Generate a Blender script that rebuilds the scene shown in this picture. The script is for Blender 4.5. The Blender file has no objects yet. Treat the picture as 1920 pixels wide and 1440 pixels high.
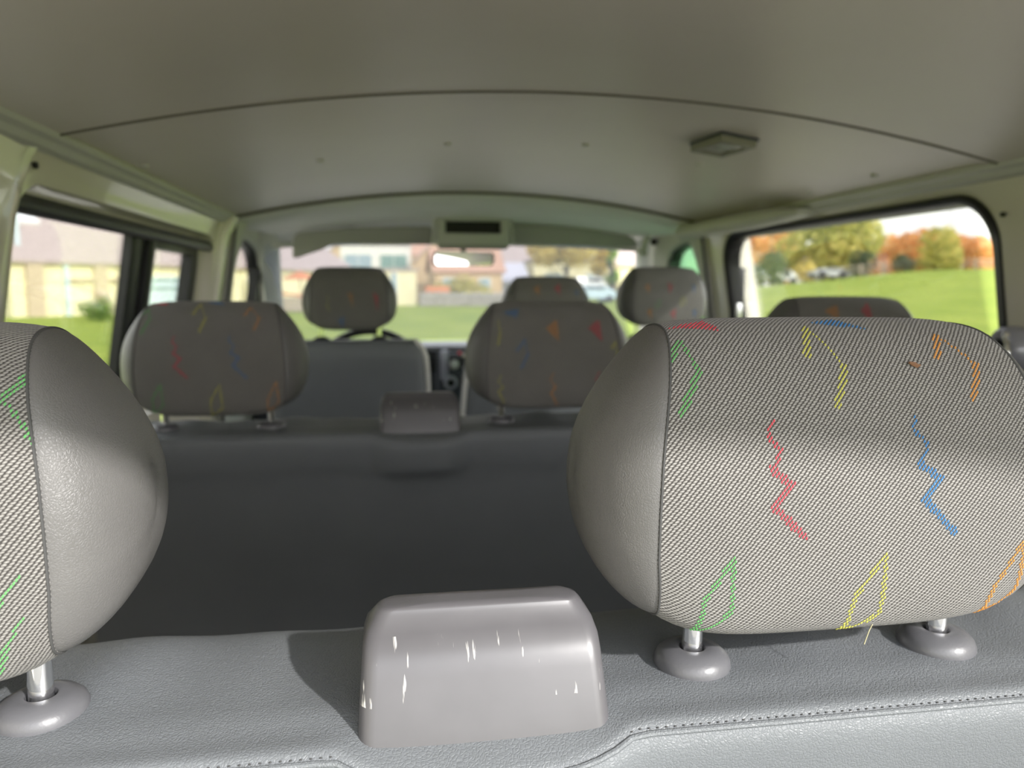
import bpy, bmesh, math, random
from mathutils import Vector, Matrix
random.seed(7)
S = bpy.context.scene
COL = S.collection
PI = math.pi

# ------------------------------------------------------------------ camera
F = 1443.0                      # focal length in pixels of the 1920 wide frame
CAMZ = 1.03
_d = Vector(((730-960)/F, (720-540)/F, -1.0)).normalized()
_r = math.radians(-1.0)
_z = Vector((math.sin(_r), math.cos(_r), 0)); _z = (_z - _d*_z.dot(_d)).normalized()
_x = _d.cross(_z)
# rows of world->camera: columns are world X, Y, Z seen from the camera
CW = Matrix((( _x.x, _x.y, _x.z), (_d.x, _d.y, _d.z), (_z.x, _z.y, _z.z)))   # camera->world rotation
cam = bpy.data.cameras.new('camera'); co = bpy.data.objects.new('camera', cam); COL.objects.link(co)
co.matrix_world = Matrix.Translation((0, 0, CAMZ)) @ CW.to_4x4()
cam.sensor_width = 36; cam.lens = 36*F/1920; cam.clip_start = 0.01; cam.clip_end = 500
cam.dof.use_dof = True; cam.dof.focus_distance = 0.40; cam.dof.aperture_fstop = 7.6
S.camera = co

def at(px, py, X=None, Y=None, Z=None, w=None):
    c = Vector(((px-960)/F, (720-py)/F, -1.0)); r = CW @ c
    if w is not None: k = w
    elif Y is not None: k = Y/r.y
    elif X is not None: k = X/r.x
    else: k = (Z-CAMZ)/r.z
    return Vector((0, 0, CAMZ)) + r*k

# ------------------------------------------------------------------ materials
def new_mat(name):
    m = bpy.data.materials.new(name); m.use_nodes = True
    nt = m.node_tree; b = nt.nodes['Principled BSDF']
    return m, nt, b
def N(nt, t, **kw):
    n = nt.nodes.new(t)
    for k, v in kw.items(): setattr(n, k, v)
    return n
def mathn(nt, op, a, b=None, c=None):
    n = nt.nodes.new('ShaderNodeMath'); n.operation = op
    for i, v in enumerate((a, b, c)):
        if v is None: continue
        if isinstance(v, (int, float)): n.inputs[i].default_value = v
        else: nt.links.new(v, n.inputs[i])
    return n.outputs[0]
def rgba(c): return (c[0], c[1], c[2], 1)
def srgb(r, g, b):
    f = lambda v: (v/255/12.92) if v/255 <= .04045 else ((v/255+.055)/1.055)**2.4
    return (f(r), f(g), f(b))

def plain(name, c, rough=.5, metal=0, spec=.5, nscale=None, namt=.12, bump=0, bscale=200, coat=0):
    m, nt, b = new_mat(name)
    b.inputs['Base Color'].default_value = rgba(c); b.inputs['Roughness'].default_value = rough
    b.inputs['Metallic'].default_value = metal; b.inputs['Specular IOR Level'].default_value = spec
    b.inputs['Coat Weight'].default_value = coat
    tc = N(nt, 'ShaderNodeTexCoord')
    nz = N(nt, 'ShaderNodeTexNoise'); nz.inputs['Scale'].default_value = nscale or 6; nz.inputs['Detail'].default_value = 4
    nt.links.new(tc.outputs['Object'], nz.inputs['Vector'])
    mx = N(nt, 'ShaderNodeMix', data_type='RGBA')
    mx.inputs[6].default_value = rgba([v*(1-namt) for v in c]); mx.inputs[7].default_value = rgba([min(1, v*(1+namt)) for v in c])
    nt.links.new(nz.outputs['Fac'], mx.inputs[0]); nt.links.new(mx.outputs[2], b.inputs['Base Color'])
    if bump:
        n2 = N(nt, 'ShaderNodeTexNoise'); n2.inputs['Scale'].default_value = bscale; n2.inputs['Detail'].default_value = 3
        nt.links.new(tc.outputs['Object'], n2.inputs['Vector'])
        bp = N(nt, 'ShaderNodeBump'); bp.inputs['Strength'].default_value = bump; bp.inputs['Distance'].default_value = .001
        nt.links.new(n2.outputs['Fac'], bp.inputs['Height']); nt.links.new(bp.outputs[0], b.inputs['Normal'])
    return m

def leather(name, c, scale=520, strength=.5, rough=.45, dist=.0012, wrinkle=.35):
    m, nt, b = new_mat(name)
    tc = N(nt, 'ShaderNodeTexCoord')
    w = N(nt, 'ShaderNodeTexNoise'); w.inputs['Scale'].default_value = 90; w.inputs['Detail'].default_value = 2
    nt.links.new(tc.outputs['Object'], w.inputs['Vector'])
    add = N(nt, 'ShaderNodeVectorMath', operation='MULTIPLY_ADD'); add.inputs[1].default_value = (.006, .006, .006)
    nt.links.new(w.outputs['Color'], add.inputs[0]); nt.links.new(tc.outputs['Object'], add.inputs[2])
    v = N(nt, 'ShaderNodeTexVoronoi', feature='DISTANCE_TO_EDGE'); v.inputs['Scale'].default_value = scale
    nt.links.new(add.outputs[0], v.inputs['Vector'])
    h = mathn(nt, 'MINIMUM', mathn(nt, 'MULTIPLY', v.outputs['Distance'], 4), .8)
    w2 = N(nt, 'ShaderNodeTexNoise'); w2.inputs['Scale'].default_value = 150; w2.inputs['Detail'].default_value = 3
    nt.links.new(tc.outputs['Object'], w2.inputs['Vector'])
    h2 = mathn(nt, 'MULTIPLY_ADD', w2.outputs['Fac'], wrinkle*3, h)
    bp = N(nt, 'ShaderNodeBump'); bp.inputs['Strength'].default_value = strength; bp.inputs['Distance'].default_value = dist
    nt.links.new(h2, bp.inputs['Height']); nt.links.new(bp.outputs[0], b.inputs['Normal'])
    n = N(nt, 'ShaderNodeTexNoise'); n.inputs['Scale'].default_value = 9; n.inputs['Detail'].default_value = 5
    nt.links.new(tc.outputs['Object'], n.inputs['Vector'])
    mx = N(nt, 'ShaderNodeMix', data_type='RGBA')
    mx.inputs[6].default_value = rgba([x*.9 for x in c]); mx.inputs[7].default_value = rgba([x*1.1 for x in c])
    nt.links.new(n.outputs['Fac'], mx.inputs[0]); nt.links.new(mx.outputs[2], b.inputs['Base Color'])
    b.inputs['Roughness'].default_value = rough; b.inputs['Specular IOR Level'].default_value = .4
    return m

# twill weave: ribs run up to the right, each rib is a row of slanted oval floats
RIB_D, FLT_L, RIB_A = .00205, .00185, math.radians(50)
def twill():
    m, nt, b = new_mat('twill_fabric')
    uv = N(nt, 'ShaderNodeUVMap', uv_map='UVMap')
    sep = N(nt, 'ShaderNodeSeparateXYZ'); nt.links.new(uv.outputs[0], sep.inputs[0])
    ca, sa = math.cos(RIB_A), math.sin(RIB_A)
    u, v = sep.outputs[0], sep.outputs[1]
    along = mathn(nt, 'ADD', mathn(nt, 'MULTIPLY', u, ca), mathn(nt, 'MULTIPLY', v, sa))
    across = mathn(nt, 'ADD', mathn(nt, 'MULTIPLY', u, -sa), mathn(nt, 'MULTIPLY', v, ca))
    nq = N(nt, 'ShaderNodeTexNoise'); nq.inputs['Scale'].default_value = 260; nq.inputs['Detail'].default_value = 2
    nt.links.new(uv.outputs[0], nq.inputs['Vector'])
    jit = mathn(nt, 'MULTIPLY', mathn(nt, 'SUBTRACT', nq.outputs['Fac'], .5), .55)
    br = mathn(nt, 'ADD', mathn(nt, 'DIVIDE', across, RIB_D), jit)
    row = mathn(nt, 'FLOOR', br)
    bf = mathn(nt, 'SUBTRACT', mathn(nt, 'SUBTRACT', br, row), .5)
    ar = mathn(nt, 'ADD', mathn(nt, 'ADD', mathn(nt, 'DIVIDE', along, FLT_L), mathn(nt, 'MULTIPLY', row, .37)), mathn(nt, 'MULTIPLY', bf, .9))
    af = mathn(nt, 'SUBTRACT', mathn(nt, 'FRACT', ar), .5)
    # oval
    e = mathn(nt, 'ADD', mathn(nt, 'POWER', mathn(nt, 'MULTIPLY', bf, 2.35), 2), mathn(nt, 'POWER', mathn(nt, 'MULTIPLY', af, 1.75), 2))
    h = mathn(nt, 'MAXIMUM', mathn(nt, 'SUBTRACT', 1, e), 0)
    hs = mathn(nt, 'POWER', h, .6)
    big = N(nt, 'ShaderNodeTexNoise'); big.inputs['Scale'].default_value = 900; nt.links.new(uv.outputs[0], big.inputs['Vector'])
    f2 = mathn(nt, 'MULTIPLY', hs, mathn(nt, 'MULTIPLY_ADD', big.outputs['Fac'], .8, .55))
    cr = N(nt, 'ShaderNodeValToRGB')
    cr.color_ramp.elements[0].position = 0; cr.color_ramp.elements[0].color = rgba((.046, .042, .039))
    cr.color_ramp.elements[1].position = 1; cr.color_ramp.elements[1].color = rgba((.30, .29, .275))
    el = cr.color_ramp.elements.new(.45); el.color = rgba((.145, .138, .13))
    nt.links.new(f2, cr.inputs[0])
    # worn dusty tone
    d = N(nt, 'ShaderNodeTexNoise'); d.inputs['Scale'].default_value = 14; d.inputs['Detail'].default_value = 5; nt.links.new(uv.outputs[0], d.inputs['Vector'])
    hv = N(nt, 'ShaderNodeHueSaturation'); nt.links.new(cr.outputs[0], hv.inputs['Color'])
    nt.links.new(mathn(nt, 'MULTIPLY_ADD', d.outputs['Fac'], .3, .85), hv.inputs['Value'])
    nt.links.new(hv.outputs[0], b.inputs['Base Color'])
    bp = N(nt, 'ShaderNodeBump'); bp.inputs['Strength'].default_value = .9; bp.inputs['Distance'].default_value = .0007
    nt.links.new(hs, bp.inputs['Height']); nt.links.new(bp.outputs[0], b.inputs['Normal'])
    b.inputs['Roughness'].default_value = .85; b.inputs['Specular IOR Level'].default_value = .2
    b.inputs['Sheen Weight'].default_value = .15
    return m

def glass(name, tint, refl=.06):
    m, nt, b = new_mat(name); nt.nodes.remove(b)
    out = nt.nodes['Material Output']
    t = N(nt, 'ShaderNodeBsdfTransparent'); t.inputs[0].default_value = rgba(tint)
    g = N(nt, 'ShaderNodeBsdfGlossy'); g.inputs['Roughness'].default_value = .02
    fr = N(nt, 'ShaderNodeFresnel'); fr.inputs['IOR'].default_value = 1.3
    mx = N(nt, 'ShaderNodeMixShader')
    nt.links.new(mathn(nt, 'MULTIPLY', fr.outputs[0], .7), mx.inputs[0])
    nt.links.new(t.outputs[0], mx.inputs[1]); nt.links.new(g.outputs[0], mx.inputs[2]); nt.links.new(mx.outputs[0], out.inputs[0])
    return m

def leafmat(name, c1, c2, c3):
    m, nt, b = new_mat(name)
    g = N(nt, 'ShaderNodeNewGeometry'); cr = N(nt, 'ShaderNodeValToRGB')
    cr.color_ramp.elements[0].color = rgba(c1); cr.color_ramp.elements[1].color = rgba(c3)
    e = cr.color_ramp.elements.new(.5); e.color = rgba(c2)
    nt.links.new(g.outputs['Random Per Island'], cr.inputs[0]); nt.links.new(cr.outputs[0], b.inputs['Base Color'])
    b.inputs['Roughness'].default_value = .6; b.inputs['Specular IOR Level'].default_value = .2
    tr = N(nt, 'ShaderNodeBsdfTranslucent'); nt.links.new(cr.outputs[0], tr.inputs[0])
    mx = N(nt, 'ShaderNodeMixShader'); mx.inputs[0].default_value = .5
    nt.links.new(b.outputs[0], mx.inputs[1]); nt.links.new(tr.outputs[0], mx.inputs[2])
    nt.links.new(mx.outputs[0], nt.nodes['Material Output'].inputs[0])
    return m

def liner(name, c):
    m, nt, b = new_mat(name)
    tc = N(nt, 'ShaderNodeTexCoord')
    n = N(nt, 'ShaderNodeTexNoise'); n.inputs['Scale'].default_value = 3; n.inputs['Detail'].default_value = 6
    nt.links.new(tc.outputs['Object'], n.inputs['Vector'])
    # scuffs: stretched noise thresholded
    mp = N(nt, 'ShaderNodeMapping'); mp.inputs['Rotation'].default_value = (0, 0, .7); mp.inputs['Scale'].default_value = (3, 40, 3)
    nt.links.new(tc.outputs['Object'], mp.inputs[0])
    n2 = N(nt, 'ShaderNodeTexNoise'); n2.inputs['Scale'].default_value = 2.2; n2.inputs['Detail'].default_value = 2
    nt.links.new(mp.outputs[0], n2.inputs['Vector'])
    scuff = mathn(nt, 'MULTIPLY', mathn(nt, 'GREATER_THAN', n2.outputs['Fac'], .765), .12)
    cc = N(nt, 'ShaderNodeMix', data_type='RGBA'); cc.inputs[6].default_value = rgba([x*.93 for x in c]); cc.inputs[7].default_value = rgba([x*1.07 for x in c])
    nt.links.new(n.outputs['Fac'], cc.inputs[0])
    c2 = N(nt, 'ShaderNodeMix', data_type='RGBA'); c2.inputs[7].default_value = rgba([x*.6 for x in c])
    nt.links.new(scuff, c2.inputs[0]); nt.links.new(cc.outputs[2], c2.inputs[6]); nt.links.new(c2.outputs[2], b.inputs['Base Color'])
    b.inputs['Roughness'].default_value = .36; b.inputs['Specular IOR Level'].default_value = .55
    n3 = N(nt, 'ShaderNodeTexNoise'); n3.inputs['Scale'].default_value = 500; nt.links.new(tc.outputs['Object'], n3.inputs['Vector'])
    bp = N(nt, 'ShaderNodeBump'); bp.inputs['Strength'].default_value = .12; bp.inputs['Distance'].default_value = .0004
    n4 = N(nt, 'ShaderNodeTexNoise'); n4.inputs['Scale'].default_value = 4; nt.links.new(tc.outputs['Object'], n4.inputs['Vector'])
    bp2 = N(nt, 'ShaderNodeBump'); bp2.inputs['Strength'].default_value = .5; bp2.inputs['Distance'].default_value = .006
    nt.links.new(n4.outputs['Fac'], bp2.inputs['Height'])
    nt.links.new(n3.outputs['Fac'], bp.inputs['Height']); nt.links.new(bp2.outputs[0], bp.inputs['Normal']); nt.links.new(bp.outputs[0], b.inputs['Normal'])
    return m

def scratched(name, c):
    """hard grey plastic of the belt covers: scuffed pale streaks"""
    m, nt, b = new_mat(name)
    tc = N(nt, 'ShaderNodeTexCoord')
    mp = N(nt, 'ShaderNodeMapping'); mp.inputs['Scale'].default_value = (260, 1, 40); mp.inputs['Rotation'].default_value = (0, .12, 0)
    nt.links.new(tc.outputs['Object'], mp.inputs[0])
    n = N(nt, 'ShaderNodeTexNoise'); n.inputs['Scale'].default_value = 1.1; n.inputs['Detail'].default_value = 3
    nt.links.new(mp.outputs[0], n.inputs['Vector'])
    st = mathn(nt, 'MULTIPLY', mathn(nt, 'SUBTRACT', n.outputs['Fac'], .635), 12)
    st = mathn(nt, 'MINIMUM', mathn(nt, 'MAXIMUM', st, 0), .75)
    # streaks only in a band of the upper front face
    sp = N(nt, 'ShaderNodeSeparateXYZ'); nt.links.new(tc.outputs['Object'], sp.inputs[0])
    band = mathn(nt, 'MULTIPLY', mathn(nt, 'GREATER_THAN', sp.outputs[2], .822), mathn(nt, 'LESS_THAN', sp.outputs[2], .852))
    st = mathn(nt, 'MULTIPLY', st, band)
    n2 = N(nt, 'ShaderNodeTexNoise'); n2.inputs['Scale'].default_value = 40; n2.inputs['Detail'].default_value = 6
    nt.links.new(tc.outputs['Object'], n2.inputs['Vector'])
    base = N(nt, 'ShaderNodeMix', data_type='RGBA'); base.inputs[6].default_value = rgba([x*.86 for x in c]); base.inputs[7].default_value = rgba([x*1.12 for x in c])
    nt.links.new(n2.outputs['Fac'], base.inputs[0])
    mx = N(nt, 'ShaderNodeMix', data_type='RGBA'); mx.inputs[7].default_value = rgba((.72, .70, .66))
    nt.links.new(st, mx.inputs[0]); nt.links.new(base.outputs[2], mx.inputs[6]); nt.links.new(mx.outputs[2], b.inputs['Base Color'])
    b.inputs['Roughness'].default_value = .36
    bp = N(nt, 'ShaderNodeBump'); bp.inputs['Strength'].default_value = .4; bp.inputs['Distance'].default_value = .0006
    nt.links.new(mathn(nt, 'ADD', st, mathn(nt, 'MULTIPLY', n2.outputs['Fac'], .5)), bp.inputs['Height']); nt.links.new(bp.outputs[0], b.inputs['Normal'])
    return m

M = {}
M['twill'] = twill()
M['cheek'] = leather('side_leather', (.105, .102, .100), 700, .22, .42, .0008)
M['vinyl'] = leather('bench_vinyl', (.128, .137, .146), 520, .33, .47, .0010)
M['plastic'] = plain('collar_plastic', (.10, .10, .108), .36, bump=.1, bscale=600)
M['box'] = scratched('belt_cover_plastic', (.088, .085, .091))
M['chrome'] = plain('chrome', (.9, .9, .9), .06, 1, namt=.02)
M['thread'] = plain('dark_thread', (.05, .05, .05), .8)
M['liner'] = liner('roof_liner', srgb(206, 198, 190))
M['liner_seam'] = plain('liner_seam', srgb(98, 93, 82), .8)
M['headliner'] = plain('cab_headliner', srgb(226, 224, 220), .8, bump=.15)
M['cream'] = plain('cream_paint', srgb(222, 216, 200), .22, coat=.5, nscale=3, namt=.04)
M['trimgrey'] = plain('grey_trim', srgb(196, 195, 190), .55, bump=.1)
M['rubber'] = plain('black_rubber', (.012, .012, .013), .4)
M['blackp'] = plain('black_plastic', (.02, .02, .022), .45)
M['visor'] = plain('visor_vinyl', srgb(165, 163, 160), .6, bump=.2, bscale=400)
M['dash'] = plain('dash_plastic', srgb(70, 74, 80), .5, bump=.1)
M['dashlight'] = plain('dash_light_plastic', srgb(150, 148, 160), .5)
M['silver'] = plain('silver_plastic', srgb(165, 165, 178), .35, .3)
M['darkhole'] = plain('dark_recess', (.006, .006, .005), .6)
M['lens'] = plain('lamp_lens', (.45, .46, .43), .12)
M['lampframe'] = plain('lamp_frame_plastic', srgb(140, 138, 124), .45)
M['red'] = plain('red_button', (.7, .05, .08), .4)
M['display'] = plain('radio_display', srgb(205, 195, 180), .4)
M['mirror'] = plain('mirror_glass', (.85, .87, .85), .01, 1, namt=.01)
M['glass'] = glass('clear_glass', (.96, .97, .95))
M['wind'] = glass('windscreen_glass', (.97, .985, .97))
M['greenglass'] = glass('green_tinted_glass', (.55, .80, .58))
M['metal'] = plain('dull_metal', (.45, .45, .45), .35, 1)
M['belt'] = plain('belt_webbing', (.02, .02, .022), .7, bump=.4, bscale=500)
M['glue'] = plain('old_glue', srgb(200, 180, 140), .6)
M['floor'] = plain('floor_rubber', (.20, .20, .20), .7, bump=.4, bscale=300)
M['t_red'] = plain('red_thread', (.56, .05, .075), .7)
M['t_blue'] = plain('blue_thread', (.03, .17, .42), .7)
M['t_green'] = plain('green_thread', (.10, .36, .10), .7)
M['t_yellow'] = plain('yellow_thread', (.47, .46, .08), .7)
M['t_orange'] = plain('orange_thread', (.55, .235, .04), .7)
M['wallcream'] = plain('house_cream', srgb(228, 218, 180), .9, nscale=1)
M['walltan'] = plain('house_tan', srgb(205, 178, 140), .9, nscale=1)
M['wallwhite'] = plain('house_white', srgb(225, 222, 212), .9, nscale=1)
M['roofm'] = plain('mauve_roof', srgb(172, 156, 152), .8, nscale=2)
M['rooft'] = plain('tan_roof', srgb(190, 150, 128), .8, nscale=2)
M['roofl'] = plain('lavender_roof', srgb(190, 188, 200), .7, nscale=2)
M['winpane'] = plain('house_window', srgb(150, 168, 175), .15)
M['wingreen'] = plain('green_window', srgb(120, 150, 140), .3)
M['post'] = plain('grey_post', srgb(190, 172, 148), .8)
M['garage'] = plain('garage_panel', srgb(190, 205, 212), .4)
M['bark'] = plain('bark', (.10, .08, .06), .9)
M['carwhite'] = plain('car_white', (.75, .75, .76), .25)
M['carblue'] = plain('car_blue', (.25, .42, .62), .25)
M['carpale'] = plain('car_pale_blue', (.50, .62, .70), .25)
M['cargrey'] = plain('car_grey', (.45, .45, .47), .25)
M['tyre'] = plain('tyre', (.02, .02, .02), .7)
M['stone'] = plain('stone', srgb(165, 158, 150), .9, nscale=3, namt=.4)
M['wood'] = plain('weathered_wood', srgb(170, 155, 140), .85, nscale=4, namt=.3)
M['orange'] = plain('orange_tarp', srgb(205, 130, 90), .7)
M['lf_ol'] = leafmat('leaf_olive', (.30, .31, .08), (.60, .56, .16), (.85, .72, .26))
M['lf_or'] = leafmat('leaf_orange', (.70, .36, .14), (.90, .50, .20), (.92, .64, .30))
M['lf_ye'] = leafmat('leaf_yellow', (.62, .50, .14), (.85, .70, .22), (.90, .78, .34))
M['lf_gr'] = leafmat('leaf_green', (.10, .18, .05), (.22, .34, .08), (.36, .48, .13))
M['lf_dk'] = leafmat('leaf_dark', (.06, .09, .06), (.11, .15, .09), (.18, .22, .12))

def grass_mat():
    m, nt, b = new_mat('meadow_grass')
    tc = N(nt, 'ShaderNodeTexCoord')
    n = N(nt, 'ShaderNodeTexNoise'); n.inputs['Scale'].default_value = .35; n.inputs['Detail'].default_value = 8
    n.inputs['Roughness'].default_value = .7
    nt.links.new(tc.outputs['Object'], n.inputs['Vector'])
    cr = N(nt, 'ShaderNodeValToRGB')
    cr.color_ramp.elements[0].position = .32; cr.color_ramp.elements[0].color = rgba((.19, .265, .035))
    cr.color_ramp.elements[1].position = .70; cr.color_ramp.elements[1].color = rgba((.34, .385, .070))
    nt.links.new(n.outputs['Fac'], cr.inputs[0]); nt.links.new(cr.outputs[0], b.inputs['Base Color'])
    b.inputs['Roughness'].default_value = .9; b.inputs['Specular IOR Level'].default_value = .1
    return m
M['grass'] = grass_mat()
M['asphalt'] = plain('asphalt', srgb(112, 110, 104), .9, nscale=30, namt=.25)
M['gravel'] = plain('gravel', srgb(190, 184, 176), .9, nscale=30, namt=.25)

# ------------------------------------------------------------------ mesh helpers
class MB:
    def __init__(s): s.v = []; s.f = []; s.mi = []; s.cur = 0
    def add(s, vs, fs):
        o = len(s.v); s.v += [Vector(v) for v in vs]
        for f in fs: s.f.append([o+i for i in f]); s.mi.append(s.cur)
        return s
    def box(s, c, d, bev=0, seg=2, rot=None, taper=None):
        bm = bmesh.new(); bmesh.ops.create_cube(bm, size=1)
        for v in bm.verts:
            if taper and v.co.z > 0: v.co.x *= taper[0]; v.co.y *= taper[1]
            v.co = Vector((v.co.x*d[0], v.co.y*d[1], v.co.z*d[2]))
        if bev: bmesh.ops.bevel(bm, geom=list(bm.edges), offset=bev, segments=seg, profile=.5, affect='EDGES')
        R = rot if rot is not None else Matrix.Identity(3)
        bm.verts.ensure_lookup_table(); bm.verts.index_update()
        s.add([R @ v.co + Vector(c) for v in bm.verts], [[v.index for v in f.verts] for f in bm.faces]); bm.free(); return s
    def loft(s, loops, closed=True, cap0=False, cap1=False, loopv=False):
        n = len(loops[0]); o = len(s.v)
        for L in loops: s.v += [Vector(p) for p in L]
        k = len(loops)
        for i in range(k if loopv else k-1):
            a, b = o+i*n, o+((i+1) % k)*n
            for j in range(n if closed else n-1):
                j2 = (j+1) % n
                s.f.append([a+j, a+j2, b+j2, b+j]); s.mi.append(s.cur)
        if cap0: s.f.append([o+j for j in range(n)][::-1]); s.mi.append(s.cur)
        if cap1: s.f.append([o+(k-1)*n+j for j in range(n)]); s.mi.append(s.cur)
        return s
    def tube(s, pts, r, seg=10, closed=False):
        pts = [Vector(p) for p in pts]; loops = []; up = None
        for i, p in enumerate(pts):
            a = pts[i-1] if (i > 0 or closed) else pts[i]; b = pts[(i+1) % len(pts)] if (i < len(pts)-1 or closed) else pts[i]
            t = (b-a).normalized()
            if up is None: up = Vector((0, 0, 1)) if abs(t.z) < .9 else Vector((1, 0, 0))
            x = t.cross(up).normalized(); up = x.cross(t).normalized()
            rr = r[i] if isinstance(r, (list, tuple)) else r
            loops.append([p + (x*math.cos(2*PI*k/seg) + up*math.sin(2*PI*k/seg))*rr for k in range(seg)])
        return s.loft(loops, cap0=not closed, cap1=not closed, loopv=closed)
    def lathe(s, c, prof, axis='Z', seg=32, cap=True):
        loops = []
        for r, h in prof:
            L = []
            for k in range(seg):
                a = 2*PI*k/seg; p = (r*math.cos(a), r*math.sin(a), h)
                if axis == 'X': p = (h, p[0], p[1])
                if axis == 'Y': p = (p[0], -h, p[1])
                L.append(Vector(p)+Vector(c))
            loops.append(L)
        return s.loft(loops, cap0=cap, cap1=cap)
    def build(s, name, mats, parent=None, smooth=True, angle=40):
        me = bpy.data.meshes.new(name); me.from_pydata([tuple(v) for v in s.v], [], s.f)
        if not isinstance(mats, (list, tuple)): mats = [mats]
        for m in mats: me.materials.append(m)
        if len(mats) > 1: me.polygons.foreach_set('material_index', s.mi)
        bm = bmesh.new(); bm.from_mesh(me); bmesh.ops.recalc_face_normals(bm, faces=bm.faces); bm.to_mesh(me); bm.free()
        if smooth:
            me.polygons.foreach_set('use_smooth', [True]*len(me.polygons))
            try: me.set_sharp_from_angle(angle=math.radians(angle))
            except Exception: pass
        me.update()
        o = bpy.data.objects.new(name, me); COL.objects.link(o)
        if parent: o.parent = parent
        return o
def tag(o, label=None, cat=None, group=None, kind=None):
    if label: o['label'] = label
    if cat: o['category'] = cat
    if group: o['group'] = group
    if kind: o['kind'] = kind
    return o
def struct(o, label=None): o['kind'] = 'structure'; return tag(o, label)
def empty(name, loc, rz=0):
    o = bpy.data.objects.new(name, None); o.empty_display_size = .1; COL.objects.link(o); o.location = loc; o.rotation_euler = (0, 0, rz); return o
def copy_obj(o, parent):
    c = o.copy(); COL.objects.link(c); c.parent = parent
    for ch in o.children: copy_obj(ch, c)
    return c
def catmull(P, n):
    """closed Catmull-Rom through P, resampled to n points by arc length"""
    k = len(P); raw = []
    for i in range(k):
        p0, p1, p2, p3 = (Vector(P[(i+j-1) % k]) for j in range(4))
        for q in range(16):
            t = q/16
            raw.append(.5*((2*p1)+(-p0+p2)*t+(2*p0-5*p1+4*p2-p3)*t*t+(-p0+3*p1-3*p2+p3)*t**3))
    L = [0]
    for i in range(len(raw)): L.append(L[-1]+(raw[(i+1) % len(raw)]-raw[i]).length)
    out = []; j = 0
    for i in range(n):
        s = L[-1]*i/n
        while L[j+1] < s: j += 1
        f = (s-L[j])/max(1e-9, L[j+1]-L[j]); out.append(raw[j].lerp(raw[(j+1) % len(raw)], f))
    return out, L[-1]

# ------------------------------------------------------------------ headrest
# local frame: x across, y forward (0 = posts), z up from the underside
HR_P = [(.008, -.001), (-.030, .003), (-.043, .022), (-.047, .06), (-.045, .10), (-.034, .143), (-.010, .168), (.026, .174),
        (.062, .164), (.088, .135), (.102, .09), (.102, .045), (.088, .012), (.052, 0)]
NP = 112
PROF, PLEN = catmull(HR_P, NP)
PC = Vector((.027, .085))
def hw(y, z):
    t = max(0, (z-.065)/.11)
    w = .1130 - .016*t**2.0 - .004*max(0, (.05-z)/.05)
    return w*(1-.12*max(0, (y+.03)/.13)**1.5)
def hr_point(s, i, off=0):
    p = PROF[i % NP]
    k = 1 - .035*abs(s)**8 + .012*(1-s*s)
    q = PC + (p-PC)*k
    lowk = max(0, 1-q.y/.055)
    q = Vector((q.x, q.y+.013*abs(s)**5*lowk))
    if off:
        a, b = PROF[(i-1) % NP], PROF[(i+1) % NP]; t = (b-a).normalized(); n = Vector((-t.y, t.x))
        if n.dot(p-PC) < 0: n = -n
        q = q + n*off
    return Vector((s*hw(p.x, p.y), q.x, q.y))
ARC = [PLEN*i/NP for i in range(NP)]
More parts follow.
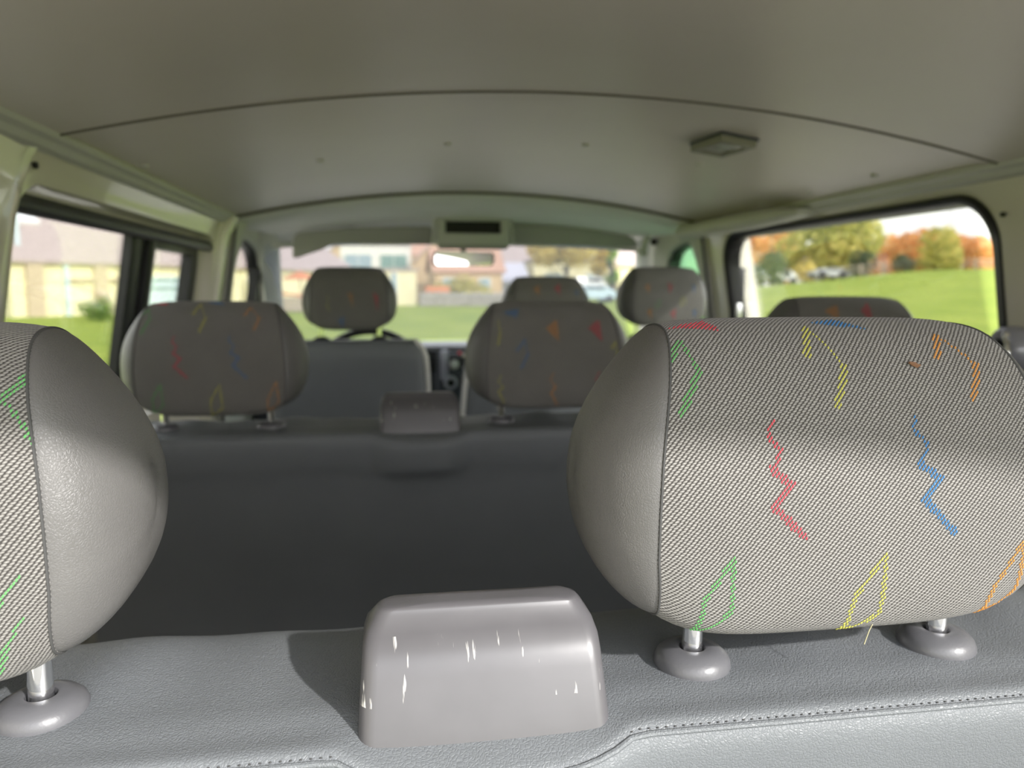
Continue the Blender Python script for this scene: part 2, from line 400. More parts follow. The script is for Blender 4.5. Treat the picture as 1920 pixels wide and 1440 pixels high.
# back side table: z -> arc
_back = [(PROF[i].y, ARC[i]) for i in range(3, NP) if PROF[i].x < .03 and i < NP*.55]
def z2v(z):
    best = _back[0][1]
    for (za, va), (zb, vb) in zip(_back, _back[1:]):
        if za <= z <= zb: return va+(vb-va)*(z-za)/max(1e-9, zb-za)
        if z > zb: best = vb
    return best
def surf(u, v, off=0):
    f = (v % PLEN)/PLEN*NP; i = int(f); t = f-i
    a = PROF[i % NP].lerp(PROF[(i+1) % NP], t)
    s = max(-.995, min(.995, u/hw(a.x, a.y)))
    return hr_point(s, i, off).lerp(hr_point(s, i+1, off), t)
COLS = ['t_red', 't_blue', 't_green', 't_yellow', 't_orange']
def seg_dist(p, a, b):
    ab = b-a; t = max(0, min(1, (p-a).dot(ab)/max(1e-12, ab.length_squared))); return (p-(a+ab*t)).length
def stitches(mb, motifs):
    ca, sa = math.cos(RIB_A), math.sin(RIB_A)
    for col, kind, pts in motifs:
        mb.cur = 1+COLS.index(col)
        P = [Vector((x, z2v(z) if z < .5 else z-1)) for x, z in pts]
        lo = Vector((min(p.x for p in P)-.006, min(p.y for p in P)-.006)); hi = Vector((max(p.x for p in P)+.006, max(p.y for p in P)+.006))
        cs = [(x, y) for x in (lo.x, hi.x) for y in (lo.y, hi.y)]
        a0 = min(x*ca+y*sa for x, y in cs); a1 = max(x*ca+y*sa for x, y in cs)
        b0 = min(-x*sa+y*ca for x, y in cs); b1 = max(-x*sa+y*ca for x, y in cs)
        for r in range(int(b0/RIB_D)-1, int(b1/RIB_D)+2):
            for k in range(int(a0/FLT_L)-3, int(a1/FLT_L)+4):
                b = (r+.5)*RIB_D; a = (k+.5-((r*.37) % 1))*FLT_L
                u, v = a*ca-b*sa, a*sa+b*ca; q = Vector((u, v)); hit = False
                if kind == 'zig':
                    n = len(P)-1
                    for i in range(n):
                        if seg_dist(q, P[i], P[i+1]) < (.0011 if i < n*.45 else .0021): hit = True
                elif kind == 'arrow':
                    for i in range(len(P)-1):
                        if seg_dist(q, P[i], P[i+1]) < (.0022, .0011, .0022)[i]: hit = True
                elif kind == 'dia':
                    hit = min(seg_dist(q, P[i], P[(i+1) % len(P)]) for i in range(len(P))) < .0015
                else:
                    ins = False; n = len(P)
                    for i in range(n):
                        A, B = P[i], P[(i+1) % n]
                        if (A.y > v) != (B.y > v) and u < (B.x-A.x)*(v-A.y)/(B.y-A.y)+A.x: ins = not ins
                    hit = ins
                if not hit: continue
                # slanted oval float
                ring = []
                ang = RIB_A+.35; cx, sx = math.cos(ang), math.sin(ang)
                for j in range(8):
                    th = 2*PI*j/8; e1 = .00098*math.cos(th); e2 = .00050*math.sin(th)
                    ring.append(surf(u+e1*cx-e2*sx, v+e1*sx+e2*cx, .0001))
                top = [surf(u+(.00098*.55*math.cos(2*PI*j/8))*cx-(.0005*.55*math.sin(2*PI*j/8))*sx, v+(.00098*.55*math.cos(2*PI*j/8))*sx+(.0005*.55*math.sin(2*PI*j/8))*cx, .0005) for j in range(8)]
                mb.loft([ring, top], cap1=True)
    mb.cur = 0

def make_headrest(parent, loc, motifs, name='headrest', sx=1.0, pdx=0):
    """fabric cushion > two leather side panels, two chrome posts"""
    ns = 36; mb = MB()
    loops = []
    for a in range(ns+1):
        s = -1+2*a/ns; loops.append([hr_point(s, i) for i in range(NP)])
    mb.loft(loops)
    nq = len(mb.f)
    stitches(mb, motifs)
    o = mb.build(name, [M['twill']]+[M[c] for c in COLS], parent, angle=60)
    me = o.data; uv = me.uv_layers.new(name='UVMap')
    for p in me.polygons:
        if p.index < nq:
            j = p.index % NP
            for li in p.loop_indices:
                vi = me.loops[li].vertex_index; a, i = divmod(vi, NP)
                arc = ARC[i] if not (i == 0 and j == NP-1) else PLEN
                uv.data[li].uv = (me.vertices[vi].co.x, arc)
    o.location = loc; o.scale = (sx, 1, 1)
    for sg in (-1, 1):
        c = MB(); L = []
        for q in range(15):
            r = math.cos(q/14*PI/2*.995); X = (1-r*r)**.72*.051
            ring = []
            for i in range(NP):
                b = hr_point(sg, i); cy, cz = PC.x+.004, PC.y-.002
                ring.append(Vector((b.x*(1)*r + sg*.088*(1-r) + sg*X*(1-.40*max(0, min(1, (cz+(b.z-cz)*r-.09)/.08))**2) if q else b.x*.996, cy+(b.y-cy)*r, cz+(b.z-cz)*r)))
            L.append(ring)
        c.loft(L, cap1=True)
        ch = c.build('side_panel', M['cheek'], o, angle=80); ch['label'] = 'smooth grey leather side panel'
        # seam cord between fabric and leather
        sm = MB(); sm.tube([hr_point(sg*.992, i, .0000) for i in range(NP)], .00075, 6, closed=True)
        sm.build('seam_cord', M['thread'], o)['label'] = 'dark seam cord'
        p = MB(); p.tube([(pdx+sg*.08/sx, 0, -.055), (pdx+sg*.08/sx, 0, -.01), (pdx+sg*.08/sx, 0, .03)], .0061, 20)
        p.build('post', M['chrome'], o)['label'] = 'polished chrome post'
    return o

T = [('t_red', 'tri', [(-.098, .161), (-.070, .1665), (-.062, .150)]), ('t_blue', 'tri', [(-.022, .161), (.012, .1665), (.016, .150)])]
HR_A = [('t_red', 'tri', [(-.099, 1+0.232), (-.074, 1+0.239), (-.070, 1+0.221)]), ('t_blue', 'tri', [(-.014, 1+0.231), (.004, 1+0.237), (.018, 1+0.220)]),
    ('t_green', 'arrow', [(-.112, .138), (-.099, .152), (-.094, .136), (-.106, .116)]), ('t_yellow', 'arrow', [(-.035, .143), (-.027, .156), (-.016, .136), (-.024, .118)]),
    ('t_orange', 'arrow', [(.042, .141), (.049, .152), (.064, .137), (.057, .120)]),
    ('t_red', 'zig', [(-.054, .110), (-.058, .103), (-.050, .095), (-.056, .086), (-.045, .078), (-.055, .067), (-.037, .050)]),
    ('t_blue', 'zig', [(.028, .111), (.026, .104), (.034, .096), (.029, .086), (.041, .078), (.031, .068), (.050, .049)]),
    ('t_green', 'dia', [(-.079, .040), (-.077, .016), (-.094, -.001+.004), (-.092, .022)]), ('t_yellow', 'dia', [(.008, .039), (.010, .012), (-.008, .003), (-.007, .021)]),
    ('t_orange', 'dia', [(.093, .041), (.095, .012), (.077, .003), (.079, .020)])]
HR_A = [(c, k, [(x+(.010 if k == 'arrow' and c != 't_green' else .006 if k == 'dia' else .003 if c != 't_green' else .006), z if z > .5 else z+.013*min(1, max(0, (z-.0)/.04))) for x, z in p]) for c, k, p in HR_A]
HR_L = [('t_green', 'arrow', [(.109, .160), (.094, .143), (.106, .128), (.110, .120)]), ('t_green', 'zig', [(.100, .062), (.090, .046), (.084, .034)]),
    ('t_green', 'zig', [(.101, .040), (.092, .026), (.086, .012)]),
    ('t_red', 'zig', [(.02, .11), (.016, .10), (.025, .09), (.018, .08), (.03, .06)]), ('t_orange', 'arrow', [(-.035, .143), (-.027, .156), (-.016, .136), (-.024, .118)]),
    ('t_blue', 'zig', [(-.06, .11), (-.064, .10), (-.055, .09), (-.062, .08), (-.05, .06)])]
def rep(m, dx, dz): return [(c, k, [(x+dx, z+dz) for x, z in p]) for c, k, p in m]
HR_B = [('t_blue', 'tri', [(-.085, .158), (-.055, .163), (-.062, .148)]), ('t_orange', 'tri', [(-.014, .132), (.006, .146), (.008, .110)]), ('t_red', 'tri', [(.058, .132), (.078, .146), (.082, .110)]),
    ('t_yellow', 'zig', [(-.092, .145), (-.09, .125), (-.094, .108)]), ('t_blue', 'arrow', [(-.063, .098), (-.05, .114), (-.045, .092), (-.056, .070)]),
    ('t_yellow', 'zig', [(-.09, .058), (-.094, .048), (-.086, .038), (-.094, .03), (-.084, .012)]), ('t_orange', 'zig', [(-.002, .062), (-.008, .050), (.002, .040), (-.006, .030), (.006, .010)]),
    ('t_red', 'zig', [(.076, .062), (.07, .050), (.080, .040), (.072, .030), (.086, .012)]), ('t_yellow', 'arrow', [(.098, .10), (.104, .11), (.108, .09), (.1, .07)])]
HR_C = [('t_orange', 'tri', [(-.058, .150), (-.03, .160), (-.034, .135)]), ('t_red', 'tri', [(.01, .150), (.03, .164), (.028, .128)]), ('t_red', 'zig', [(-.03, .09), (-.034, .08), (-.025, .07), (-.03, .05)])]
HR_D = [('t_yellow', 'zig', [(-.066, .100), (-.060, .085), (-.064, .07), (-.058, .055)]), ('t_orange', 'tri', [(-.004, .105), (.010, .100), (.012, .060)]), ('t_red', 'tri', [(.070, .105), (.086, .095), (.084, .050)]), ('t_blue', 'tri', [(-.034, .028), (-.016, .040), (-.018, .006)])]
HR_E = [('t_orange', 'tri', [(-.05, .138), (-.03, .150), (-.032, .118)]), ('t_red', 'tri', [(.016, .140), (.036, .155), (.034, .12)]), ('t_blue', 'tri', [(.08, .130), (.096, .140), (.09, .115)])]
HR_F = [('t_orange', 'tri', [(-.078, .118), (-.062, .125), (-.062, .095)]), ('t_red', 'tri', [(-.002, .130), (.014, .118), (.002, .095)]), ('t_blue', 'tri', [(.076, .125), (.088, .120), (.082, .095)]),
    ('t_yellow', 'dia', [(.05, .09), (.055, .07), (.04, .06), (.04, .08)]), ('t_green', 'dia', [(-.03, .08), (-.026, .066), (-.04, .055), (-.04, .07)]),
    ('t_orange', 'tri', [(-.07, .045), (-.054, .055), (-.054, .02)]), ('t_red', 'tri', [(.006, .04), (.024, .055), (.022, .02)]), ('t_blue', 'tri', [(.08, .05), (.094, .045), (.085, .02)])]

# ------------------------------------------------------------------ bench seats
BX0, BX1 = -.47, 1.0
def seam_edge(x):
    """rear top edge of a bench (local y, z): it sags into a pocket below the belt cover"""
    d = (x-.045)/.075
    k = max(0, 1-abs(d)**3.2) if abs(d) < 1 else 0
    return -.006-.012*k, .803-.010*k
def bench_prof(x):
    ey, ez = seam_edge(x)
    w = .0022*math.sin(x*31)+.0015*math.sin(x*77+1)
    P = [(.085, .36), (.062, .40), (.046, .50), (.028, .62), (.012, .72), (ey+.006, ez-.05), (ey-.0015, ez-.022), (ey-.003, ez-.008), (ey-.001, ez-.001)]
    P += [(ey+.001, ez+.0015), (ey+.006, ez+.005), (.014, .8085), (.03, .8105), (.05, .811+w*.3), (.085, .8125+w), (.115, .812+w), (.138, .807+w*.5), (.152, .796), (.160, .775), (.166, .72), (.180, .60), (.205, .46), (.22, .38), (.20, .355)]
    return P
def dense(P, n):
    out = []
    for i in range(len(P)-1):
        for k in range(n):
            t = k/n; p0 = Vector(P[max(0, i-1)]); p1 = Vector(P[i]); p2 = Vector(P[i+1]); p3 = Vector(P[min(len(P)-1, i+2)])
            out.append(.5*((2*p1)+(-p0+p2)*t+(2*p0-5*p1+4*p2-p3)*t*t+(-p0+3*p1-3*p2+p3)*t**3))
    out.append(Vector(P[-1])); return out
def make_bench(loc, label):
    root = empty('bench_seat', loc); tag(root, label, 'seat', 'rear bench seats')
    mb = MB(); xs = []
    x = BX0
    xs = [BX0+(BX1-BX0)*i/150 for i in range(151)]
    loops = []
    for i, x in enumerate(xs):
        P = dense(bench_prof(x), 3)
        e = min(x-BX0, BX1-x); k = 1-(max(0, .03-e)/.03)**2*.12
        loops.append([Vector((x, .085+(p.x-.085)*k, .60+(p.y-.60)*(1-(1-k)*.6))) for p in P])
    mb.loft(loops, closed=True, cap0=True, cap1=True)
    bk = mb.build('backrest', M['vinyl'], root, angle=70)
    # stitched welt along the rear top edge, a row of short dark stitches
    st = MB()
    x = BX0+.02
    while x < BX1-.02:
        if not (-.03 < x < .118):
            ey, ez = seam_edge(x); st.box((x, ey+.0012, ez+.0026), (.0011, .0008, .0007), .0002, 1)
        x += .0047
    st.build('stitching', M['thread'], bk)['label'] = 'row of small dark stitches'
    wl = MB(); wl.tube([(x, seam_edge(x)[0]-.0005, seam_edge(x)[1]+.0006) for x in xs[1:-1]], .0017, 8); wl.build('piping', M['vinyl'], bk)
    # seat cushion
    cu = MB(); cu.box(((BX0+BX1)/2, .42, .40), (BX1-BX0, .46, .13), .035, 4); cu.build('seat_cushion', M['twill'], root)
    uvn = root.children[-1].data.uv_layers.new(name='UVMap')
    me = root.children[-1].data
    for l in me.loops: uvn.data[l.index].uv = (me.vertices[l.vertex_index].co.x, me.vertices[l.vertex_index].co.y+me.vertices[l.vertex_index].co.z)
    for lx in (BX0+.12, BX1-.12):
        lg = MB(); lg.box((lx, .40, .167), (.05, .36, .334), .01, 2); lg.build('seat_leg', M['blackp'], root)
    # belt outlet cover: a tapered plastic hood with rounded edges
    bx = MB(); sec = []
    for t in [i/10 for i in range(11)]:
        z = .797+t*.062
        hwid = (.0655-.0040*t**1.1)*(1-.08*max(0, (t-.78)/.22)**2.2)
        yf = -.001+.020*t**1.15+.012*max(0, (t-.68)/.32)**2.0
        yb = .068-.010*t-.006*max(0, (t-.8)/.2)**2
        r = .0085; ring = []
        for cx, cy, a0 in ((hwid-r, yf+r, -90), (hwid-r, yb-r, 0), (-hwid+r, yb-r, 90), (-hwid+r, yf+r, 180)):
            for k in range(6):
                a = math.radians(a0+k*18); ring.append(Vector((.0455+cx+r*math.cos(a), cy+r*math.sin(a), z-.002*max(0, (.09-cy)/.1)*0)))
        sec.append(ring)
    c = sum(sec[-1], Vector())/len(sec[-1])
    for q, dz in ((.965, .0022), (.90, .0034), (.4, .004)):
        sec.append([c+(p-c)*q+Vector((0, 0, dz)) for p in sec[10]])
    bx.loft(sec, cap0=True, cap1=True)
    b = bx.build('belt_cover', M['box'], root, angle=50); b['label'] = 'hard grey plastic belt outlet cover'
    return root
def guides(root, xs, z=.811, y=.05):
    for cx in xs:
        for sg in (-1, 1):
            g = MB(); R = .0225
            g.lathe((cx+sg*.08, y, z-.004), [(R*.96, 0), (R, .003), (R*.985, .006), (R*.93, .0090), (R*.80, .0118), (R*.6, .0134), (R*.40, .0138), (.0078, .0134), (.0072, .0115), (.0070, .004)], seg=40, cap=False)
            g.build('headrest_guide', M['plastic'], root)['label'] = 'round grey plastic guide collar'
CL, CM, CR = -.268, .256, .775
ROW3, ROW2 = (0, .36, 0), (0, 1.2, 0)
hz = .838
b3 = make_bench(ROW3, 'nearest grey bench seat with scuffed belt cover and two close headrests')
guides(b3, (CL+.006, CM-.003))
make_headrest(b3, (CL, .05, hz), HR_L, pdx=.006); make_headrest(b3, (CM-.009, .05, hz), HR_A, pdx=.006)
b2 = make_bench(ROW2, 'middle grey bench seat with three headrests behind the front seats')
guides(b2, (CL, CM+.004, CR+.015))
make_headrest(b2, (CL, .05, hz-.004), HR_A, sx=.97); make_headrest(b2, (CM+.004, .05, hz-.004), HR_B, sx=.97); make_headrest(b2, (CR+.015, .05, hz+.004), HR_C)

def on_fabric(u, z): return surf(u, z2v(z), .0012)+Vector((CM-.009, .36+.05, hz))
m = MB(); p_ = on_fabric(.035, .150)
m.tube([(-.003, 0, .001), (0, 0, 0), (.002, 0, -.001), (.004, 0, -.0005)], [.0006, .0014, .0012, .0004], 6); o = m.build('seed_husk', plain('husk', (.16, .08, .04), .8)); o.location = p_; tag(o, 'tiny brown seed husk stuck near the top of the close right headrest', 'husk')
m = MB(); p_ = on_fabric(.015, .006)
m.tube([(-.005, -.003, -.008), (-.001, -.001, -.001), (.002, 0, .003), (.003, 0, .005)], .0003, 5); o = m.build('straw_stem', plain('straw', (.32, .29, .17), .7)); o.location = p_; tag(o, 'thin straw stem clinging under the close right headrest between its posts', 'straw')

# ------------------------------------------------------------------ front seats
def front_seat(name, loc, x0, x1, top, label, tilt=.12):
    root = empty(name, loc); tag(root, label, 'seat')
    mb = MB(); L = []
    w = (x1-x0)
    for t in [i/24 for i in range(25)]:
        z = .30+(top-.30)*t
        hwid = w/2*(1-.06*max(0, (t-.5)/.5)**2); cx = (x0+x1)/2
        e = max(0, (t-.90)/.10); hwid2 = hwid-.030*e**2.2
        dep = .055*(1-.55*e**2.5)
        yc = .0-.16*(t-.5); ring = []
        r = dep*.75
        for ax, ay, a0 in ((hwid2-r, -dep+r, -90), (hwid2-r, dep-r, 0), (-hwid2+r, dep-r, 90), (-hwid2+r, -dep+r, 180)):
            for k in range(6):
                a = math.radians(a0+k*18); ring.append(Vector((cx+ax+r*math.cos(a), yc+ay+r*math.sin(a), z)))
        L.append(ring)
    mb.loft(L, cap0=True, cap1=True)
    mb.build('backrest', M['vinyl'], root, angle=60)
    pp = MB(); pts = []
    for t in [i/24 for i in range(25)]:
        pts.append(L[int(t*24)][3]+Vector((.002, -.001, 0)))
    pp.tube(pts[8:], .007, 8); pp.build('piping', M['trimgrey'], root)['label'] = 'pale edge piping'
    pp = MB(); pts2 = [r[20]+Vector((-.002, -.001, 0)) for r in L][8:]; pp.tube(pts2, .007, 8)
    pp.build('piping', M['trimgrey'], root)['label'] = 'pale edge piping'
    cu = MB(); cu.box(((x0+x1)/2, .27, .36), (w, .46, .14), .04, 4); cu.build('seat_cushion', M['vinyl'], root)
    bs = MB(); bs.box(((x0+x1)/2, .27, .15), (w*.8, .36, .30), .02, 2); bs.build('seat_base', M['blackp'], root)
    return root
FT = .885
ds = front_seat('driver_seat', (0, 2.29, 0), -.34, .115, FT, 'grey driver seat in front of the steering wheel, headrest against the windscreen')
ps = front_seat('passenger_seat', (0, 2.29, 0), .20, 1.00, .875, 'front double passenger seat at the right with two headrests')
def fguides(root, cx):
    for sg in (-1, 1):
        g = MB(); g.lathe((cx+sg*.08, -.075, FT-.012), [(.026, 0), (.025, .012), (.016, .02), (.0085, .022)], seg=24); g.build('headrest_guide', M['blackp'], root)['label'] = 'black guide collar'
fguides(ds, -.11)
make_headrest(ds, (-.11, -.075, .914), HR_D, sx=.92)
fguides(ps, .452); fguides(ps, .808)
make_headrest(ps, (.452, -.075, .890), HR_E, sx=.92); make_headrest(ps, (.808, -.075, .919), HR_F, sx=.94)

# ------------------------------------------------------------------ body shell
CXM = .272
def zc(x, base=1.317, k=.165): return base-k*(x-CXM)**2
def roof_strip(y0, y1, x0, x1, dz0=0, dz1=0, thick=.006, base=1.317, nx=60, ny=24, edge=0):
    mb = MB(); top = []; bot = []
    for j in range(ny+1):
        y = y0+(y1-y0)*j/ny; dz = dz0+(dz1-dz0)*j/ny
        if edge and j == ny: dz += edge
        row = [Vector((x0+(x1-x0)*i/nx, y, zc(x0+(x1-x0)*i/nx, base)+dz)) for i in range(nx+1)]
        bot.append(row)
    mb.loft(bot, closed=False)
    up = [[p+Vector((0, 0, thick)) for p in r] for r in bot]
    mb.loft(up, closed=False)
    for A, B in ((bot[0], up[0]), (bot[-1], up[-1]), ([r[0] for r in bot], [r[0] for r in up]), ([r[-1] for r in bot], [r[-1] for r in up])): mb.loft([A, B], closed=False)
    return mb
XL, XR = -.437, .980
ROOF_Y0 = -.15
ceil = struct(roof_strip(ROOF_Y0, 1.135, XL-.01, XR+.01, -.003, -.004).build('ceiling', M['liner']), 'grey beige curved roof liner')
fp = roof_strip(1.142, 2.36, XL-.01, XR+.01, .001, 0).build('liner_panel', M['liner'], ceil)
# joint between the two liner panels: rounded lip of the rear panel over a dark gap
gp = MB(); gp.tube([(x, 1.1385, zc(x)-.0022) for x in [XL+(XR-XL)*i/60 for i in range(61)]], .0042, 8); gp.build('panel_gap', M['liner_seam'], ceil)
# outer roof skin above everything (keeps daylight out)
eb = roof_strip(1.146, 1.172, XL-.005, XR+.005, -.0022, -.0022, thick=.004, ny=3); eb.build('edge_band', M['liner'], ceil)
gp = MB(); gp.tube([(x, 2.349, zc(x)-.0035) for x in [XL+(XR-XL)*i/60 for i in range(61)]], .0045, 8); gp.build('panel_gap', M['liner_seam'], ceil)
sk = roof_strip(ROOF_Y0-.02, 3.02, XL-.10, XR+.10, .05, .05, base=1.317, thick=.004).build('roof_skin', M['cream'], ceil)
fast = [(-.136, 1.663), (.118, 1.57), (.391, 1.54), (.655, 1.597), (.925, 1.39), (.935, 1.64), (.94, 1.87), (-.415, 1.45)]
for (fx, fy) in fast:
    f = MB(); z = zc(fx); f.lathe((fx, fy, z-.004), [(.0035, 0), (.006, .001), (.0075, .003), (.0075, .0055)], seg=16); f.build('fastener', M['trimgrey'], ceil)

# ---- side panels with a rounded window opening
def rrect(y0, y1, z0, z1, r, n=8):
    """rounded rectangle outline in (y,z); starts bottom right, counter-clockwise"""
    out = []
    for cy, cz, a0 in ((y1-r, z0+r, -90), (y1-r, z1-r, 0), (y0+r, z1-r, 90), (y0+r, z0+r, 180)):
        for k in range(n+1):
            a = math.radians(a0+90*k/n); out.append((cy+r*math.cos(a), cz+r*math.sin(a)))
    d = []
    for i in range(len(out)):
        a, b = out[i], out[(i+1) % len(out)]; L = math.hypot(b[0]-a[0], b[1]-a[1]); m = max(1, int(L/.06))
        for k in range(m): d.append((a[0]+(b[0]-a[0])*k/m, a[1]+(b[1]-a[1])*k/m))
    return d
def outer_match(hole, y0, y1, z0, z1):
    cy, cz = sum(p[0] for p in hole)/len(hole), sum(p[1] for p in hole)/len(hole); out = []
    for y, z in hole:
        dy, dz = y-cy, z-cz
        ts = []
        if dy > 1e-9: ts.append((y1-cy)/dy)
        if dy < -1e-9: ts.append((y0-cy)/dy)
        if dz > 1e-9: ts.append((z1-cz)/dz)
        if dz < -1e-9: ts.append((z0-cz)/dz)
        t = min(ts); out.append((cy+dy*t, cz+dz*t))
    # snap nearest to corners
    for cyy, czz in ((y0, z0), (y0, z1), (y1, z0), (y1, z1)):
        i = min(range(len(out)), key=lambda q: (out[q][0]-cyy)**2+(out[q][1]-czz)**2); out[i] = (cyy, czz)
    return out
def wall_x(side, z):
    """inner skin of the body side: leans in towards the roof"""
    t = max(0, 1.235-z)
    off = .02*min(1, t/.04)+.17*min(t, .45)
    return (XL-.006-off) if side < 0 else (XR+.006+off)
def shrink(hole, d):
    ys = [p[0] for p in hole]; zs = [p[1] for p in hole]; cy, cz = (min(ys)+max(ys))/2, (min(zs)+max(zs))/2; hy, hz_ = (max(ys)-min(ys))/2, (max(zs)-min(zs))/2
    return [(cy+(y-cy)*(hy-d)/hy, cz+(z-cz)*(hz_-d)/hz_) for y, z in hole]
def lp3(side, pts, dx): return [Vector((wall_x(side, z)+side*dx, y, z)) for y, z in pts]

# left wall
hl = rrect(1.115, 2.29, .74, 1.172, .075)
mb = MB()
om = outer_match(hl, .93, 2.40, .02, 1.236)
mid = [((a[0]*.35+b[0]*.65), (a[1]*.35+b[1]*.65)) for a, b in zip(om, hl)]
mb.loft([lp3(-1, om, 0), lp3(-1, mid, 0), lp3(-1, shrink(hl, -.012), .001), lp3(-1, hl, .004), lp3(-1, shrink(hl, .004), .012), lp3(-1, shrink(hl, .006), .026), lp3(-1, shrink(hl, .010), .031), lp3(-1, shrink(hl, .022), .034), lp3(-1, shrink(hl, .026), .042), lp3(-1, shrink(hl, .030), .075)])
wl = struct(mb.build('wall_left', M['cream'], angle=35), 'cream painted left body side around the sliding window')
# the rounded rear pillar, proud of the panel, blending into the roof bow
pl = MB(); L = []
for z in [1.24-.04*i for i in range(31)]:
    k = max(0, (z-1.12)/.12); x = wall_x(-1, min(z, 1.234)); d = .010-.012*k
    L.append([Vector((x, 1.115+.03*k, z)), Vector((x+.006, 1.105+.03*k, z)), Vector((x+d, 1.075+.03*k, z)), Vector((x+d+.004, 1.03, z)), Vector((x+d, .93, z)), Vector((x+d*.5, .90, z)), Vector((x-.03, .88, z))])
pl.loft(L, closed=False); pl.build('pillar_panel', M['cream'], wl, angle=60)
sd = MB(); sd.loft([[Vector((wall_x(-1, z), y, z)) for z in (0.02, .3, .6, .9, 1.1, 1.2, 1.236)] for y in (-.28, .2, .6, .93)], closed=False); sd.build('side_panel', M['cream'], wl)
# roof rail lip running along the ceiling edge
for side, nm in ((-1, wl), (1, None)):
    pass
def rail_lip(side, y0, y1):
    m = MB(); x = XL if side < 0 else XR; z = zc(x); L = []
    for y in (y0, (y0+y1)/2, y1):
        L.append([Vector((x-side*dx, y, z+dz)) for dx, dz in ((.006, .004), (.009, -.002), (.006, -.008), (-.004, -.012), (-.010, -.020), (-.022, -.024), (-.03, -.01), (-.02, .006))])
    m.loft(L, cap0=True, cap1=True); return m
rail_lip(-1, -.2, 2.42).build('rail_lip', M['trimgrey'], wl, angle=30)
bp = MB(); L = []
for z in [1.23-.05*i for i in range(24)]:
    x = wall_x(-1, z)
    L.append([Vector((x-.004, 2.285, z)), Vector((x+.008, 2.292, z)), Vector((x+.010, 2.297, z)), Vector((x+.022, 2.30, z)), Vector((x+.024, 2.36, z)), Vector((x+.014, 2.395, z)), Vector((x-.03, 2.40, z))])
bp.loft(L, closed=False); bp.build('pillar_panel', M['cream'], wl, angle=50)
for (px, py) in ((67, 310),):
    h = MB(); p = at(px, py, X=wall_x(-1, 1.2)+.002); h.lathe((p.x, p.y, p.z), [(.0045, -.003), (.0045, .002)], axis='X', seg=14); h.build('bolt_hole', M['darkhole'], wl)
# sliding window of the left wall
w1 = struct(empty('window_1', (0, 0, 0)), 'left sliding side window in black frames')
def slab(poly_yz, x0f, x1f, name, m, parent, bev=0):
    mb = MB(); A = [Vector((x0f(z), y, z)) for y, z in poly_yz]; B = [Vector((x1f(z), y, z)) for y, z in poly_yz]
    mb.loft([A, B], cap0=True, cap1=True); o = mb.build(name, m, parent, angle=30)
    return o
gx = lambda d: (lambda z: wall_x(-1, z)-d)
# rail: thick black guide with a rounded front end
rl = MB(); L = []
for y, s in ((1.12, 1), (1.5, 1), (1.9, 1), (2.24, 1), (2.295, .85), (2.322, .5), (2.33, .15)):
    zc_, hh = 1.143, .0145*s
    x = wall_x(-1, zc_)
    L.append([Vector((x-.012+.010*math.cos(a)*s, y, zc_+hh*math.sin(a)*(1 if abs(math.cos(a)) < .9 else .7))) for a in [2*PI*k/12 for k in range(12)]])
rl.loft(L, cap0=True, cap1=True); rl.build('slide_rail', M['rubber'], w1)['label'] = 'thick black guide rail along the top'
slab([(1.10, .78), (2.26, .78), (2.26, 1.14), (1.10, 1.14)], gx(.060), gx(.063), 'pane', M['glass'], w1)
def bar(y0, y1, z0, z1, d0, d1, nm, m=M['rubber'], lab=None, n=6):
    mb = MB(); L = []
    for i in range(n+1):
        z = z0+(z1-z0)*i/n; x = wall_x(-1, z)
        L.append([Vector((x-d0, y0, z)), Vector((x-d0+.004, y0+.01, z)), Vector((x-d0+.004, y1-.01, z)), Vector((x-d0, y1, z)), Vector((x-d1, y1, z)), Vector((x-d1, y0, z))])
    mb.loft(L, cap0=True, cap1=True); o = mb.build(nm, m, w1, angle=30)
    if lab: o['label'] = lab
    return o
bar(1.745, 1.825, .76, 1.14, .050, .068, 'divider', lab='black upright frame between the two panes')
bar(1.822, 1.862, .76, 1.14, .036, .060, 'sliding_frame')
bar(2.215, 2.285, .76, 1.14, .040, .068, 'front_frame')
bar(1.84, 2.24, 1.118, 1.14, .040, .066, 'top_frame', n=1)
sf = MB()
for i in range(2):
    pass
lt = MB(); lt.box((wall_x(-1, .93)-.03, 1.80, .925), (.016, .030, .055), .004, 2); lt.build('latch', M['silver'], w1)['label'] = 'small silver grey latch at the foot of the divider'

# right wall with the big fixed window of the sliding door
hrr = rrect(1.190, 2.285, .70, 1.196, .095, 10)
mb = MB(); om = outer_match(hrr, .93, 2.42, .02, 1.240)
mid = [((a[0]*.35+b[0]*.65), (a[1]*.35+b[1]*.65)) for a, b in zip(om, hrr)]
def lpR(pts, dx): return lp3(1, pts, dx)
mb.loft([lpR(om, -.004), lpR(mid, 0), lpR(shrink(hrr, -.014), 0), lpR(shrink(hrr, -.006), .003), lpR(hrr, .010), lpR(shrink(hrr, .004), .05)])
wr = struct(mb.build('wall_right', M['cream'], angle=35), 'cream painted right body side around the sliding door window')
rp = MB(); L = []
for z in [1.244-.04*i for i in range(31)]:
    x = wall_x(1, min(z, 1.234))
    L.append([Vector((x, 1.075, z)), Vector((x-.004, 1.065, z)), Vector((x-.006, 1.03, z)), Vector((x-.016, 1.015, z)), Vector((x-.020, .96, z)), Vector((x-.016, .91, z)), Vector((x+.03, .90, z))])
rp.loft(L, closed=False); rp.build('pillar_panel', M['cream'], wr, angle=40)
sd = MB(); sd.loft([[Vector((wall_x(1, z), y, z)) for z in (0.02, .3, .6, .9, 1.1, 1.2, 1.236)] for y in (-.28, .2, .6, .93)], closed=False); sd.build('side_panel', M['cream'], wr)
rail_lip(1, -.2, 2.36).build('rail_lip', M['trimgrey'], wr, angle=30)
